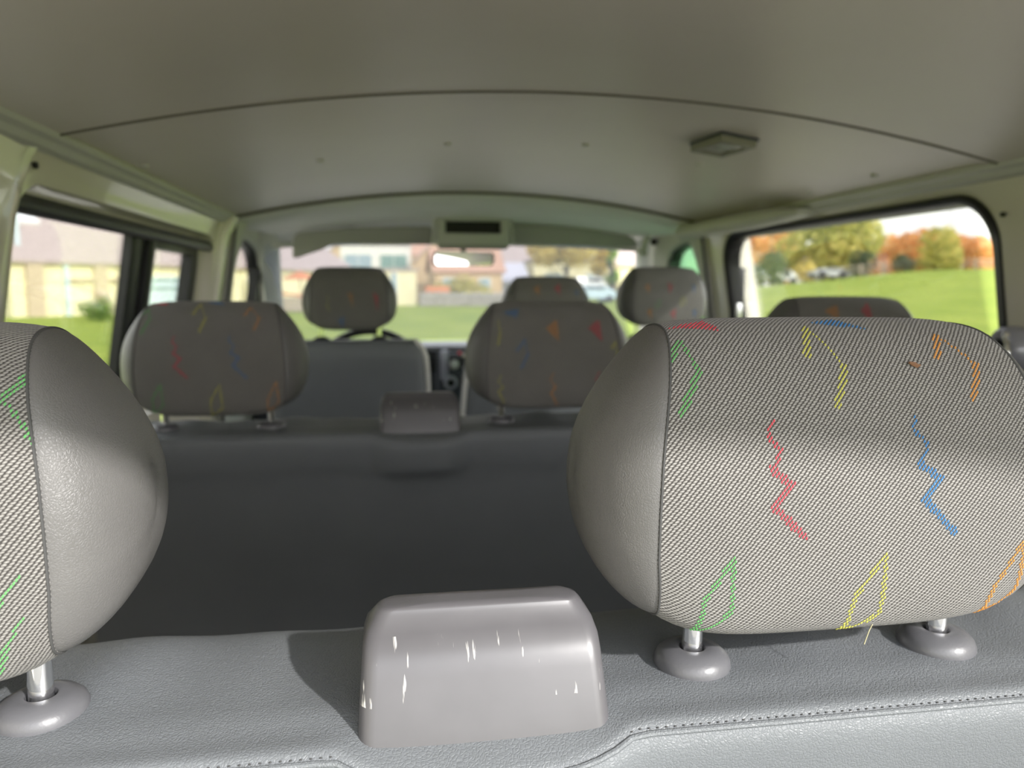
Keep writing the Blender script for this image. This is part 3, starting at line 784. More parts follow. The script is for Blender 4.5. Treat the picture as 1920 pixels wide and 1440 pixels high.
p = at(1880, 402, X=wall_x(1, 1.15)-.007); h = MB(); h.lathe((p.x, p.y, p.z), [(.0042, -.002), (.0042, .003)], axis='X', seg=14); h.build('bolt_hole', M['darkhole'], wr)
gl = MB()
for k in range(22):
    z = 1.17-.009*k*1.2+random.uniform(-.004, .004); y = 1.083+.004*math.sin(k*1.3); x = wall_x(1, z)-.0022
    w_ = random.uniform(.003, .008)
    if 4 < k < 9: w_ *= .5
    gl.box((x-.003, y, z), (.0014, w_*1.4, .012), .0006, 1)
gl.build('glue_streak', M['glue'], wr)['label'] = 'old yellowed glue streak beside the window seal'
# pale plastic end cap where the rail meets the cab
ec = MB(); L = []
for y, s in ((1.72, .35), (1.80, .8), (1.95, 1), (2.30, 1), (2.41, 1), (2.445, .85), (2.45, .4)):
    z0 = zc(XR)-.030
    L.append([Vector((XR+.012-.045*s+.03*math.cos(a), y, z0+.024*s*math.sin(a)+.006)) for a in [2*PI*k/14 for k in range(14)]])
ec.loft(L, cap0=True, cap1=True); ec.build('rail_cap', M['trimgrey'], wr, angle=60)['label'] = 'pale plastic end cap under the ceiling edge'
w2 = struct(empty('window_2', (0, 0, 0)), 'big right side window in a black rubber seal')
sl = MB(); sl.loft([lpR(shrink(hrr, -.003), .006), lpR(shrink(hrr, .003), -.003), lpR(shrink(hrr, .010), .0), lpR(shrink(hrr, .015), .014), lpR(shrink(hrr, .016), .045), lpR(shrink(hrr, .0), .05)], loopv=True)
sl.build('seal', M['rubber'], w2, angle=60)['label'] = 'black rubber window seal'
pn = MB(); pn.loft([lpR(shrink(hrr, -.003), .042), lpR(shrink(hrr, -.003), .046)], cap0=True, cap1=True); pn.build('pane', M['glass'], w2, angle=30)

# floor of the van
fl = MB(); fl.box((.27, 1.65, -.02), (1.68, 3.9, .04)); struct(fl.build('floor', M['floor']), 'dark rubber van floor')

# ---- cab: headliner, pillars, cab sides, windscreen
ch = MB(); L = []
def cab_row(y, base, k, x0, x1, dz=0): return [Vector((x0+(x1-x0)*i/40, y, base-k*((x0+(x1-x0)*i/40)-CXM)**2+dz)) for i in range(41)]
L = [cab_row(2.345, 1.318, .165, -.46, 1.0, .012), cab_row(2.35, 1.317, .165, -.46, 1.0, -.004), cab_row(2.37, 1.314, .165, -.46, 1.0, -.008), cab_row(2.55, 1.303, .16, -.46, 1.0), cab_row(2.80, 1.285, .12, -.44, .985), cab_row(2.98, 1.270, .10, -.425, .97), cab_row(3.04, 1.235, .07, -.42, .965), cab_row(3.06, 1.20, .04, -.42, .965), cab_row(3.09, 1.20, .04, -.42, .965), cab_row(3.03, 1.335, .10, -.42, .965)]
ch.loft(L, closed=False)
t1 = struct(ch.build('trim_1', M['headliner'], angle=50), 'light grey cab headliner above the windscreen')
def cab_x(side, z):
    t = max(0, 1.26-z); o = .15*min(t, .45)+.010
    return (-.445-o) if side < 0 else (1.00+o)
def quad_hole(side, hole, outer, name, lab, m, depth=.05):
    """cab door frame: outline 'outer' and 'hole' are (y,z) lists of equal length"""
    mb = MB(); f = lambda pts, d: [Vector((cab_x(side, z)+side*d, y, z)) for y, z in pts]
    cy = sum(p[0] for p in hole)/len(hole); cz = sum(p[1] for p in hole)/len(hole)
    sh = lambda k: [(cy+(y-cy)*k, cz+(z-cz)*k) for y, z in hole]
    mb.loft([f(outer, -.003), f(sh(1.03), 0), f(hole, .008), f(sh(.985), .05)])
    return struct(mb.build(name, m, angle=40), lab)
def poly_dense(P, n):
    out = []
    for i in range(len(P)):
        a, b = P[i], P[(i+1) % len(P)]
        for k in range(n): out.append((a[0]+(b[0]-a[0])*k/n, a[1]+(b[1]-a[1])*k/n))
    return out
def round_poly(P, r, n=5):
    out = []
    for i in range(len(P)):
        a, b, c = Vector(P[i-1]), Vector(P[i]), Vector(P[(i+1) % len(P)])
        d1 = (a-b); d2 = (c-b); q = min(r, d1.length*.45, d2.length*.45)
        s, e = b+d1.normalized()*q, b+d2.normalized()*q
        for k in range(n):
            t = k/(n-1); p_ = (1-t)**2*s+2*t*(1-t)*b+t*t*e; out.append((p_.x, p_.y))
    return out
cabhole = round_poly([(2.48, .70), (3.40, .70), (3.36, .86), (2.98, 1.165), (2.70, 1.195), (2.53, 1.14)], .07, 7)
cabout = outer_match(cabhole, 2.40, 3.55, .02, 1.262)
cabout = [(y-max(0, (z-.75))*.75*max(0, (y-2.7)/.85), z) for y, z in cabout]
YR = lambda P: [(2.4+(y-2.4)*.62, z) for y, z in P]
w_cl = quad_hole(-1, cabhole, cabout, 'trim_2', 'grey left cab door frame', M['trimgrey'])
w_cr = quad_hole(1, YR(cabhole), YR(cabout), 'trim_3', 'grey right cab door frame', M['trimgrey'])
def cab_glass(side, hole, name, lab, m, dy=0):
    r = struct(empty(name, (0, 0, 0)), lab); f = lambda pts, d: [Vector((cab_x(side, z)+side*d, y+dy, z)) for y, z in pts]
    a = MB(); a.loft([f(hole, .035), f(hole, .038)], cap0=True, cap1=True); a.build('pane', m, r, angle=30)
    cy = sum(p_[0] for p_ in hole)/len(hole); cz = sum(p_[1] for p_ in hole)/len(hole)
    sh = lambda k: [(cy+(y-cy)*k, cz+(z-cz)*k) for y, z in hole]
    s = MB(); s.loft([f(sh(1.0), .012), f(sh(.97), .010), f(sh(.96), .02), f(sh(.97), .05), f(sh(1.0), .05)], loopv=True); s.build('seal', M['rubber'], r, angle=60)
    return r
w4 = cab_glass(-1, cabhole, 'window_3', 'left cab side window with black divider', M['glass'])
w5 = cab_glass(1, YR(cabhole), 'window_4', 'green tinted right cab side window', M['greenglass'])
for side, r, y in ((-1, w4, 3.07), (1, w5, 2.80)):
    m = MB(); top = 1.155 if side < 0 else 1.16
    m.loft([[Vector((cab_x(side, z)+side*d, y+dy+(1.15-z)*.02, z)) for d, dy in ((.005, -.022), (.002, 0), (.005, .022), (.04, .022), (.04, -.022))] for z in (.70, .8, .9, 1.0, 1.1, top)], cap0=True, cap1=True)
    m.build('divider', M['rubber'], r, angle=40)
# windscreen and A pillars
def ws(t, x):   # t 0 top..1 bottom
    y = 3.05+.78*t-(.10+.24*t)*((x-CXM)/.7)**2; z = 1.235-.46*t-.05*(1-t)*((x-CXM)/.7)**2
    return Vector((x, y, z))
w3 = struct(empty('window_5', (0, 0, 0)), 'windscreen looking onto the green meadow and houses')
g = MB(); g.loft([[ws(t/6, -.45-.05*t/6+(1.46+.20*t/6)*i/24) for i in range(25)] for t in range(7)], closed=False); g.build('pane', M['wind'], w3)
g = MB(); g.tube([ws(0, -.42+1.385*i/24)+Vector((0, -.004, -.006)) for i in range(25)], .009, 8); g.build('seal', M['trimgrey'], w3)
for side, n in ((-1, 'trim_4'), (1, 'trim_5')):
    m = MB(); L = []
    for i in range(13):
        t = i/12; y = 2.92+.50*t; z = 1.262-.50*t
        xin = (-.402-.055*t) if side < 0 else (.975+.165*t)
        xo = xin+side*(.060-.02*t)
        L.append([Vector((xin, y+.09, z+.0)), Vector((xin, y+.03, z-.012)), Vector((xin+side*.02, y-.01, z-.012)), Vector((xo, y-.03, z-.03)), Vector((xo+side*.02, y+.02, z+.01)), Vector((xo, y+.10, z+.02))])
    m.loft(L, cap0=True, cap1=True)
    struct(m.build(n, M['trimgrey'], angle=60), ('left' if side < 0 else 'right')+' grey windscreen pillar')
# B pillar trims of the cab
for side, n in ((-1, 'trim_6'), (1, 'trim_7')):
    m = MB(); L = []
    for i in range(16):
        z = 1.262-.045*i; x = cab_x(side, z); k = max(0, (z-1.10)/.16)
        wd = .05*k
        L.append([Vector((x+side*.03, 2.392, z)), Vector((x-side*.020, 2.396, z)), Vector((x-side*.026, 2.42, z)), Vector((x-side*(.022+.02*k), 2.45+wd, z)), Vector((x-side*.006, 2.465+wd, z)), Vector((x+side*.02, 2.475+wd, z))])
    m.loft(L, closed=False); tr = struct(m.build(n, M['trimgrey'], angle=60), ('left' if side < 0 else 'right')+' grey trim behind the cab door')
    gpm = MB(); gpm.tube([Vector((cab_x(side, z)-side*.022, 2.394, z)) for z in (1.235, 1.15, 1.0, .85, .7, .6)], .004, 6); gpm.build('trim_gap', M['rubber'], tr)
fw = MB(); fw.box((.27, 3.92, .36), (1.75, .05, .80), .01); struct(fw.build('wall_front', M['dash']), 'bulkhead ahead of the dashboard')

bn = MB(); L = []
for y, z in ((3.86, .74), (4.1, .68), (4.35, .58), (4.55, .42), (4.62, .20), (4.62, -.1)): L.append([Vector((.27+.82*i/12-(.0 if y < 4.4 else .0), y-.14*(i/12)**2, z-.05*(i/12)**2)) for i in range(-12, 13)])
bn.loft(L, closed=False); struct(bn.build('trim_8', M['cream'], angle=60), 'cream bonnet ahead of the windscreen')

# ------------------------------------------------------------------ cab furniture
# sun visors
def visor(poly, y, label, tilt=.1):
    root = empty('sun_visor', (0, 0, 0)); tag(root, label, 'sun visor', 'sun visors')
    P = round_poly(poly, .03, 6); m = MB()
    f = lambda pts, d, k: [Vector((x, y+d-(z-1.22)*.25-.16*((x-CXM)/.7)**2*.3, z)) for x, z in pts]
    cx = sum(p_[0] for p_ in P)/len(P); cz = sum(p_[1] for p_ in P)/len(P)
    sh = lambda k: [(cx+(x-cx)*k, cz+(z-cz)*(k-.06*(1-k)*0)) for x, z in P]
    m.loft([f(sh(.95), 0, 0), f(sh(.985), .002, 0), f(P, .008, 0), f(sh(.985), .015, 0), f(sh(.95), .018, 0)], cap0=True, cap1=True)
    m.build('visor_panel', M['visor'], root, angle=50)
    a = MB(); a.tube([(poly[-1][0]+.02, y+.01, poly[-1][1]-.006), (poly[-2][0]-.02, y+.01, poly[-2][1]-.004)], .006, 8); a.build('pivot_rod', M['blackp'], root)
    return root
visor([(-.345, 1.130), (-.30, 1.148), (-.245, 1.165), (-.20, 1.190), (.172, 1.191), (.165, 1.258), (-.10, 1.250), (-.335, 1.225)], 2.91, 'left sun visor with a drooping corner above the driver headrest')
visor([(.428, 1.195), (.955, 1.187), (.92, 1.228), (.70, 1.262), (.44, 1.270)], 2.91, 'right sun visor folded up under the cab headliner')
# overhead console with a dark slot
oc = empty('overhead_console', (.307, 2.86, 1.30)); tag(oc, 'small grey overhead console with a dark rectangular slot above the mirror', 'console')
m = MB()
m.box((0, 0, -.012), (.262, .05, .030), .006, 2); m.box((-.117, 0, -.055), (.030, .05, .10), .006, 2); m.box((.117, 0, -.055), (.030, .05, .10), .006, 2); m.box((0, 0, -.092), (.262, .056, .042), .008, 2)
m.build('console_frame', M['trimgrey'], oc)
m = MB(); m.box((0, .018, -.048), (.21, .01, .064)); m.build('slot', M['darkhole'], oc)['label'] = 'dark recessed slot'
m = MB(); m.box((0, .01, -.118), (.25, .06, .018), .006, 2, taper=(1.08, 1)); m.build('lower_lip', M['visor'], oc)
for sg in (-1, 1):
    m = MB(); m.box((sg*.140, .005, -.05), (.012, .05, .12), .005, 2, rot=Matrix.Rotation(-sg*.12, 3, 'Y')); m.build('side_flare', M['trimgrey'], oc)
# mirror
mr = empty('rear_view_mirror', (.283, 2.93, 1.14)); tag(mr, 'rear view mirror hanging below the overhead console', 'mirror')
Rm = Matrix.Rotation(math.radians(3.3), 3, 'Z') @ Matrix.Rotation(math.radians(0), 3, 'X')
P = round_poly([(-.116, -.026), (.108, -.024), (.112, .024), (-.112, .028)], .018, 6)
m = MB(); f = lambda k, d: [Rm @ Vector((x*k, d, z*k)) for x, z in P]
m.loft([f(1.0, 0), f(1.04, .004), f(1.05, .012), f(.96, .028), f(.6, .036)], cap0=False, cap1=True); m.build('housing', M['blackp'], mr, angle=60)
m = MB(); m.loft([f(.99, .002), f(.98, .001)], cap0=True, cap1=True); m.build('mirror_glass', M['mirror'], mr, smooth=False)
m = MB(); m.tube([(0, .03, .0), (0, .06, .03), (0, .085, .075)], .010, 10); m.build('mirror_arm', M['blackp'], mr)
# grab handle on the right pillar
gh = empty('grab_handle', at(1222, 448, Y=2.86)); tag(gh, 'curved grey grab handle at the right end of the windscreen top', 'handle')
m = MB(); m.tube([(-.028, .01, -.045), (-.034, -.022, -.018), (-.022, -.036, .012), (.012, -.036, .024), (.048, -.024, .012), (.072, .01, -.010)], [.012, .012, .011, .011, .011, .012], 12); m.build('handle_bar', M['trimgrey'], gh)
for p_ in ((-.028, .02, -.048), (.074, .02, -.012)):
    m = MB(); m.lathe(p_, [(.018, -.008), (.018, .004), (.012, .010)], axis='Y', seg=16); m.build('handle_mount', M['trimgrey'], gh)
m = MB(); m.lathe((.014, .012, -.010), [(.014, -.004), (.014, .003)], axis='Y', seg=16); m.build('mount_recess', M['darkhole'], gh)
# dome lamp
dl = empty('dome_lamp', (.607, 1.372, zc(.607)-.001), .12); dl.scale = (.82, .82, .9); tag(dl, 'rectangular interior lamp on the roof liner at the right', 'lamp')
slope = Matrix.Rotation(math.atan(2*.165*(.607-CXM)), 3, 'Y')
def rotmb(mb): mb.v = [slope @ v for v in mb.v]; return mb
m = MB()
for c, d in (((-.036, 0, -.009), (.016, .135, .018)), ((.036, 0, -.009), (.016, .135, .018)), ((0, -.060, -.009), (.088, .018, .018)), ((0, .060, -.009), (.088, .018, .018))): m.box(c, d, .004, 2)
rotmb(m).build('lamp_frame', M['lampframe'], dl)
m = MB(); m.box((0, 0, -.002), (.094, .142, .006), .002, 1); rotmb(m).build('lamp_shadow_rim', M['dash'], dl)  # dark rim paints in the shadow at the gap around the lamp base
m = MB(); m.box((0, 0, -.006), (.058, .104, .004)); rotmb(m).build('lamp_tray', M['darkhole'], dl)
m = MB(); m.box((0, -.018, -.010), (.050, .050, .012), .004, 2); rotmb(m).build('lens', M['lens'], dl)['label'] = 'clear lamp lens'
m = MB(); m.box((0, .034, -.009), (.050, .032, .010), .004, 2); rotmb(m).build('switch', M['visor'], dl)
# belt anchor on the right pillar
ax = wall_x(1, .95)-.022
ba = empty('belt_anchor', at(1894, 655, X=ax)); tag(ba, 'grey belt anchor bracket with black strap on the right pillar', 'bracket')
m = MB(); L = []
for r, hx in ((.040, .02), (.040, .004), (.037, -.010), (.030, -.018), (.020, -.020), (.017, -.018)): L.append([Vector((hx, r*1.0*math.cos(a), r*.95*math.sin(a)+.004*math.sin(2*a))) for a in [2*PI*k/28 for k in range(28)]])
m.loft(L, cap0=True); m.build('anchor_housing', M['silver'], ba, angle=60)
m = MB(); m.lathe((-.016, 0, 0), [(.0175, -.002), (.0175, .006)], axis='X', seg=24); m.build('anchor_hole', M['darkhole'], ba)
m = MB(); m.tube([(-.024, -.012, .022), (-.030, -.026, .014), (-.032, -.032, -.006), (-.030, -.028, -.028), (-.028, -.018, -.042), (-.026, -.006, -.044)], [.003, .004, .0045, .0045, .004, .003], 10); m.build('hook', M['chrome'], ba)['label'] = 'curved chrome hook'
m = MB(); m.lathe((-.022, -.012, .024), [(.004, -.004), (.006, -.002), (.006, .004)], axis='X', seg=14); m.build('pin', M['chrome'], ba)
m = MB(); m.box((-.004, -.03, -.12), (.012, .085, .17), .004, 2); m.build('strap', M['belt'], ba)['label'] = 'black belt strap'
m = MB(); m.box((-.012, -.01, -.085), (.012, .012, .02), .003, 2); m.build('clip', M['metal'], ba)
# belt guide on the right B pillar
bg = empty('belt_guide', at(1338, 630, X=1.035)); tag(bg, 'small belt guide on the right front door pillar behind passenger headrest', 'bracket')
m = MB(); m.box((0, 0, 0), (.03, .05, .05), .010, 3); m.build('guide_body', M['silver'], bg)
m = MB(); m.box((-.004, .02, -.12), (.004, .045, .22), .001, 1); m.build('webbing', M['belt'], bg)
# dashboard
da = empty('dashboard', (0, 0, 0)); tag(da, 'dark dashboard with centre radio stack below the windscreen', 'dashboard')
m = MB(); L = []
for i in range(31):
    x = -.52+1.6*i/30; b = .012*math.exp(-((x+.10)/.22)**2)*0
    L.append([Vector((x, 3.02, .40)), Vector((x, 3.0, .60)), Vector((x, 3.01, .775)), Vector((x, 3.03, .80+b)), Vector((x, 3.10, .805+b)), Vector((x, 3.4, .80)), Vector((x, 3.85, .77)), Vector((x, 3.9, .4))])
m.loft(L, cap0=True, cap1=True); m.build('dash_body', M['dash'], da, angle=40)
m = MB(); m.tube([(-.5+1.55*i/20, 3.006, .798) for i in range(21)], .011, 8); m.build('top_edge', M['dashlight'], da)['label'] = 'pale top edge'
st = MB(); st.box((.275, 2.985, .66), (.20, .05, .24), .008, 2); stk = st.build('centre_stack', M['dash'], da)
m = MB(); m.box((.205, 2.958, .735), (.030, .02, .115), .006, 2); m.build('stack_trim', M['silver'], da)['label'] = 'silver upright trim'
m = MB(); m.box((.165, 2.992, .745), (.048, .02, .075), .003, 2); vn = m.build('air_vent', M['darkhole'], da)
for k in range(3):
    m = MB(); m.box((.165, 2.980, .722+.021*k), (.046, .012, .004), .001, 1); m.build('vent_slat', M['dash'], vn)
m = MB(); m.box((.290, 2.955, .742), (.13, .015, .05), .004, 2); rd = m.build('radio', M['blackp'], da)
m = MB(); m.box((.300, 2.945, .773), (.055, .008, .014), .002, 1); m.build('display', M['display'], rd)['label'] = 'pale display strip'
m = MB(); m.lathe((.242, 2.948, .737), [(.018, 0), (.016, .014), (.012, .018)], axis='Y', seg=20); m.build('volume_knob', M['lens'], rd)
m = MB(); m.box((.300, 2.945, .725), (.05, .006, .010), .002, 1); m.build('button_row', M['garage'], rd)
m = MB(); m.box((.263, 2.95, .782), (.014, .012, .012), .003, 2); m.build('hazard_button', M['red'], da)['label'] = 'small red hazard button'
m = MB(); m.lathe((.228, 2.95, .668), [(.027, 0), (.025, .016), (.018, .018), (.014, .008)], axis='Y', seg=28); kb = m.build('heater_knob', M['silver'], da); kb['label'] = 'round silver ringed heater knob'
m = MB(); m.lathe((.228, 2.947, .668), [(.0135, 0), (.0135, .008)], axis='Y', seg=20); m.build('knob_centre', M['darkhole'], kb)
m = MB(); m.lathe((.282, 2.95, .668), [(.025, 0), (.022, .016), (.016, .018)], axis='Y', seg=28); m.build('heater_knob', M['blackp'], da)
m = MB(); m.box((.30, 2.90, .56), (.10, .12, .05), .02, 3); m.build('gear_console', M['dashlight'], da)
# steering wheel
sw = empty('steering_wheel', (-.075, 2.80, .70)); tag(sw, 'dark steering wheel behind the driver seat backrest', 'steering wheel')
Rw = Matrix.Rotation(math.radians(-28), 3, 'X')
m = MB(); m.tube([Rw @ Vector((.195*math.cos(2*PI*k/48), 0, .195*math.sin(2*PI*k/48))) for k in range(48)], .014, 12, closed=True); m.build('rim', M['blackp'], sw)
m = MB(); m.box((0, 0, 0), (.16, .05, .13), .03, 3, rot=Rw); m.build('hub', M['dash'], sw)
for a in (0, PI, -PI/2):
    m = MB(); m.box(Rw @ Vector((.13*math.cos(a), .004, .13*math.sin(a))), (.14, .02, .03), .006, 2, rot=Rw @ Matrix.Rotation(-a, 3, 'Y')); m.build('spoke', M['dash'], sw)
m = MB(); m.tube([(0, .03, 0), Rw @ Vector((0, .19, 0))], .03, 12); m.build('steering_column', M['blackp'], sw)

# cab door standing ajar: its rear edge shows through the right side window
dr = struct(empty('door_1', (1.055, 3.30, 0), 0), 'front passenger door standing ajar outside the right window')
ang = math.radians(4)
Rd = Matrix.Rotation(ang, 3, 'Z')
def dpt(v): return Rd @ Vector(v)
m = MB(); m.box((0, 0, 0), (.085, 1.02, 1.02), .012, 2); m.v = [dpt(v+Vector((.02, -.51, .30))) for v in m.v]; m.build('door_panel', M['cream'], dr)
m = MB(); L = []
for z in (.80, .92, 1.04, 1.14, 1.20):
    k = (z-.8); x = .02-.14*k
    L.append([dpt((x-.035, -1.02+.10*k, z)), dpt((x+.035, -1.02+.10*k, z)), dpt((x+.035, -.94+.10*k, z)), dpt((x-.035, -.94+.10*k, z))])
m.loft(L, cap0=True, cap1=True); m.build('door_frame', M['cream'], dr, angle=30)
m = MB(); m.box((0, 0, 0), (.045, .012, .19), .004, 2); m.v = [dpt(v+Vector((-.052, -1.015, 1.00))) for v in m.v]; m.build('latch_plate', M['blackp'], dr)['label'] = 'black door latch'
m = MB(); m.box((0, 0, 0), (.02, .014, .05), .004, 2); m.v = [dpt(v+Vector((-.052, -1.026, .96))) for v in m.v]; m.build('lock_catch', M['metal'], dr)

# ------------------------------------------------------------------ outside
GZ = -.55
def gh_(x, y):
    r = math.hypot(x, y); az = math.degrees(math.atan2(x, y)) if r > .01 else 0
    if az > 90 or az < -90: return GZ
    k = max(0, min(1, (az-9)/28)); q = min(1, max(0, (r-6)/54))
    return GZ + 3.0*k**1.15*q**1.4
def pt(px, w, dz=0):
    p = at(px, 540, w=w); p.z = gh_(p.x, p.y)+dz; return p
m = MB(); L = []
rs = [0, 2, 4, 6, 9, 13, 18, 24, 32, 40, 48, 56, 64, 75, 95, 140]
for r in rs[1:]: L.append([Vector((r*math.sin(math.radians(a)), r*math.cos(math.radians(a)), gh_(r*math.sin(math.radians(a)), r*math.cos(math.radians(a))))) for a in range(-180, 180, 3)])
m.loft(L, cap0=True); struct(m.build('ground', M['grass'], angle=80), 'bright green meadow around the van')

m = MB(); m.box((.27, 8.0, GZ+.012), (9.5, 14, .03)); struct(m.build('bounce_ground', M['gravel']), 'unseen pale gravel added to bounce light into the van')  # out of view, added to bounce neutral light onto ceiling and headliner
m = MB(); m.box((0, -4.6, GZ+.010), (7, 10.8, .03)); struct(m.build('bounce_ground', M['asphalt']), 'unseen dark asphalt added to cut bounce light behind the van')  # out of view, added to dim the ground bounce on the rear ceiling
def tree(name, px, w, h, cr, m, label, seed, trunk=.12, crown_lo=.25, n=1500, leaf=.16, group=None, dx=1.0, blobs=9):
    rnd = random.Random(seed); base = pt(px, w)
    root = empty(name, base); tag(root, label, 'tree' if 'bush' not in name and 'hedge' not in name else 'bush', group or ('dark bushes under the trees' if name == 'dark_bush' else None))
    mb = MB(); bl = []
    for i in range(blobs):
        a = rnd.uniform(0, 2*PI); t = rnd.uniform(0, 1); rr = cr*(.62*math.sin(PI*(.15+.8*t)))
        bl.append((Vector((math.cos(a)*rr*rnd.uniform(.4, 1)*dx, math.sin(a)*rr*rnd.uniform(.4, 1), h*(crown_lo+.12)+(h*(1-crown_lo)-.2*h)*t)), cr*rnd.uniform(.38, .6)))
    for i in range(n):
        c, r = rnd.choice(bl); d = Vector((rnd.gauss(0, 1), rnd.gauss(0, 1), rnd.gauss(0, 1))).normalized(); p = c+d*r*rnd.uniform(.55, 1.0)**.5
        if p.z < .05: continue
        s = leaf*rnd.uniform(.6, 1.4); q = d+Vector((rnd.uniform(-.6, .6),)*3); a = q.cross(Vector((rnd.uniform(-1, 1), rnd.uniform(-1, 1), 1))).normalized()*s; b = q.cross(a).normalized()*s*.7
        mb.add([p-a, p-b*.8, p+a, p+b*.8], [(0, 1, 2, 3)])
    mb.build('crown', m, root, smooth=False)
    if trunk:
        tb = MB(); tb.tube([(0, 0, -.1), (.03*h*.2, 0, h*.3), (0, .02, h*.6), (.05, 0, h*.85)], [trunk*1.3, trunk, trunk*.7, trunk*.25], 8)
        for k in range(4):
            c = bl[k][0]; tb.tube([(0, 0, h*.35), (c.x*.5, c.y*.5, (h*.35+c.z)/2), tuple(c)], [trunk*.5, trunk*.35, trunk*.12], 6)
        tb.build('trunk', M['bark'], root)
    return root
# right hand field edge
tree('broad_tree', 1552, 67, 6.6, 4.4, M['lf_ol'], 'big olive yellow tree at the field edge in the right window', 3, .3, .10, 7500, .30, blobs=18)
tree('low_tree', 1752, 58, 2.6, 2.3, M['lf_ol'], 'small round olive tree by the fence in the right window', 5, .12, .12, 2600, .18)
oran = [(1405, 82, 5.4, 3.4, 'orange autumn tree at the left edge of the right window'), (1455, 86, 5.6, 3.2, 'orange autumn tree just left of the big olive tree'),
        (1665, 88, 3.6, 3.2, 'orange autumn tree just right of the big olive tree'), (1720, 79, 3.7, 3.2, 'orange autumn tree between the big and the small olive tree'), (1778, 89, 4.0, 3.2, 'tallest orange autumn tree behind the small olive tree'),
        (1838, 79, 3.0, 2.6, 'reddish orange autumn tree at the right edge of the right window'), (1893, 89, 3.2, 2.8, 'orange autumn tree half hidden behind the right window pillar')]
for i, (px, w, h, cr, lab) in enumerate(oran): tree('autumn_tree', px, w, h, cr, M['lf_or'], lab, 20+i, .16, .08, 2600, .30, group='orange autumn trees behind the field')
tree('dark_bush', 1446, 60, 2.4, 1.8, M['lf_dk'], 'dark bush at the left foot of the big olive tree', 41, .05, .0, 900, .16)
tree('dark_bush', 1612, 62, 1.8, 1.5, M['lf_dk'], 'dark bush under the right side of the big olive tree', 42, .05, .0, 700, .16)
tree('dark_bush', 1690, 62, 1.3, 1.0, M['lf_dk'], 'low dark bush along the fence between the olive trees', 43, .05, .0, 500, .14)
tree('yellow_bush', 1508, 61, 1.9, 1.0, M['lf_ye'], 'yellow bush in front of the big olive tree', 44, .05, .0, 600, .13)
# fence: posts and rails
fr = empty('field_fence', pt(1700, 60)); tag(fr, 'low wooden rail fence along the top of the field', 'fence')
fpts = [pt(px, 59.5) for px in (1560, 1612, 1655, 1740, 1800, 1825, 1870, 1930)]
for p_ in fpts:
    m = MB(); m.box(p_-fr.location+Vector((0, 0, .45)), (.14, .14, 1.0), .02, 1); m.build('fence_post', M['wood'], fr)
for hh in (.45, .8):
    m = MB(); m.tube([p_-fr.location+Vector((0, -.08, hh)) for p_ in fpts], .05, 6); m.build('rail', M['wood'], fr)
def car(px, w, rz, m, label, length=4.2, hgt=1.45, van=False, dz=0):
    p_ = pt(px, w, dz); root = empty('parked_van' if van else 'parked_car', p_, rz); tag(root, label, 'car', 'vehicles parked beyond the meadow')
    b = MB(); prof = [(-.5, .30), (-.5, .62), (-.46, .72), (-.30, .76), (-.18, 1.0), (.22, 1.0), (.42, .72), (.5, .62), (.5, .30)] if not van else [(-.5, .25), (-.5, .95), (-.47, 1.0), (.28, 1.0), (.40, .62), (.5, .55), (.5, .25)]
    L = []
    for s, k in ((-1, .94), (-.92, 1), (.92, 1), (1, .94)): L.append([Vector((x*length, s*.85, z*hgt*(k if z > .7 else 1))) for x, z in prof])
    b.loft(L, cap0=True, cap1=True); b.build('body', m, root, angle=30)
    for s in (-1, 1):
        g_ = MB(); g_.box((.02*length, s*.855, .86*hgt), (.40*length, .02, .16*hgt), .01, 1); g_.build('side_glass', M['blackp'], root)
    for x in (-.32, .32):
        for s in (-1, 1):
            t_ = MB(); t_.lathe((x*length, s*.80, .31), [(.16, -.1), (.31, -.09), (.31, .09), (.16, .1)], axis='Y', seg=18); t_.build('wheel', M['tyre'], root)
    return root
car(1455, 64, .15, M['carwhite'], 'white car parked at the left foot of the trees in the right window', 3.2, 1.25)
car(1550, 56.5, -.1, M['cargrey'], 'pale grey car half hidden below the big olive tree', 2.4, .8)
# poles
for px, w, h, lab in ((1443, 70, 5.2, 'tall pale pole in front of the orange trees at the left of the right window'), (1420, 62, 2.6, 'short pale post beside the shed in the right window')):
    r = empty('pole', pt(px, w)); tag(r, lab, 'pole', 'poles at the field edge'); m = MB(); m.tube([(0, 0, 0), (0, 0, h)], [.10, .07], 8); m.build('mast', M['post'], r); m = MB(); m.box((0, 0, h), (.5, .12, .1), .02, 1); m.build('pole_head', M['post'], r)
r = empty('pylon', pt(1772, 120)); tag(r, 'distant lattice pylon above the orange trees', 'pylon')
m = MB()
for sx in (-1, 1): m.tube([(sx*1.2, 0, 0), (sx*.2, 0, 12.5)], .09, 5)
for k in range(5): m.tube([(-1.2+.2*k, 0, 2.4*k), (1.0-.2*k, 0, 2.4*(k+1))], .06, 5)
m.build('lattice', M['metal'], r)
m = MB(); m.box((0, 0, 11), (3.2, .12, .12)); m.box((0, 0, 9.6), (2.4, .12, .12)); m.build('cross_arm', M['metal'], r)

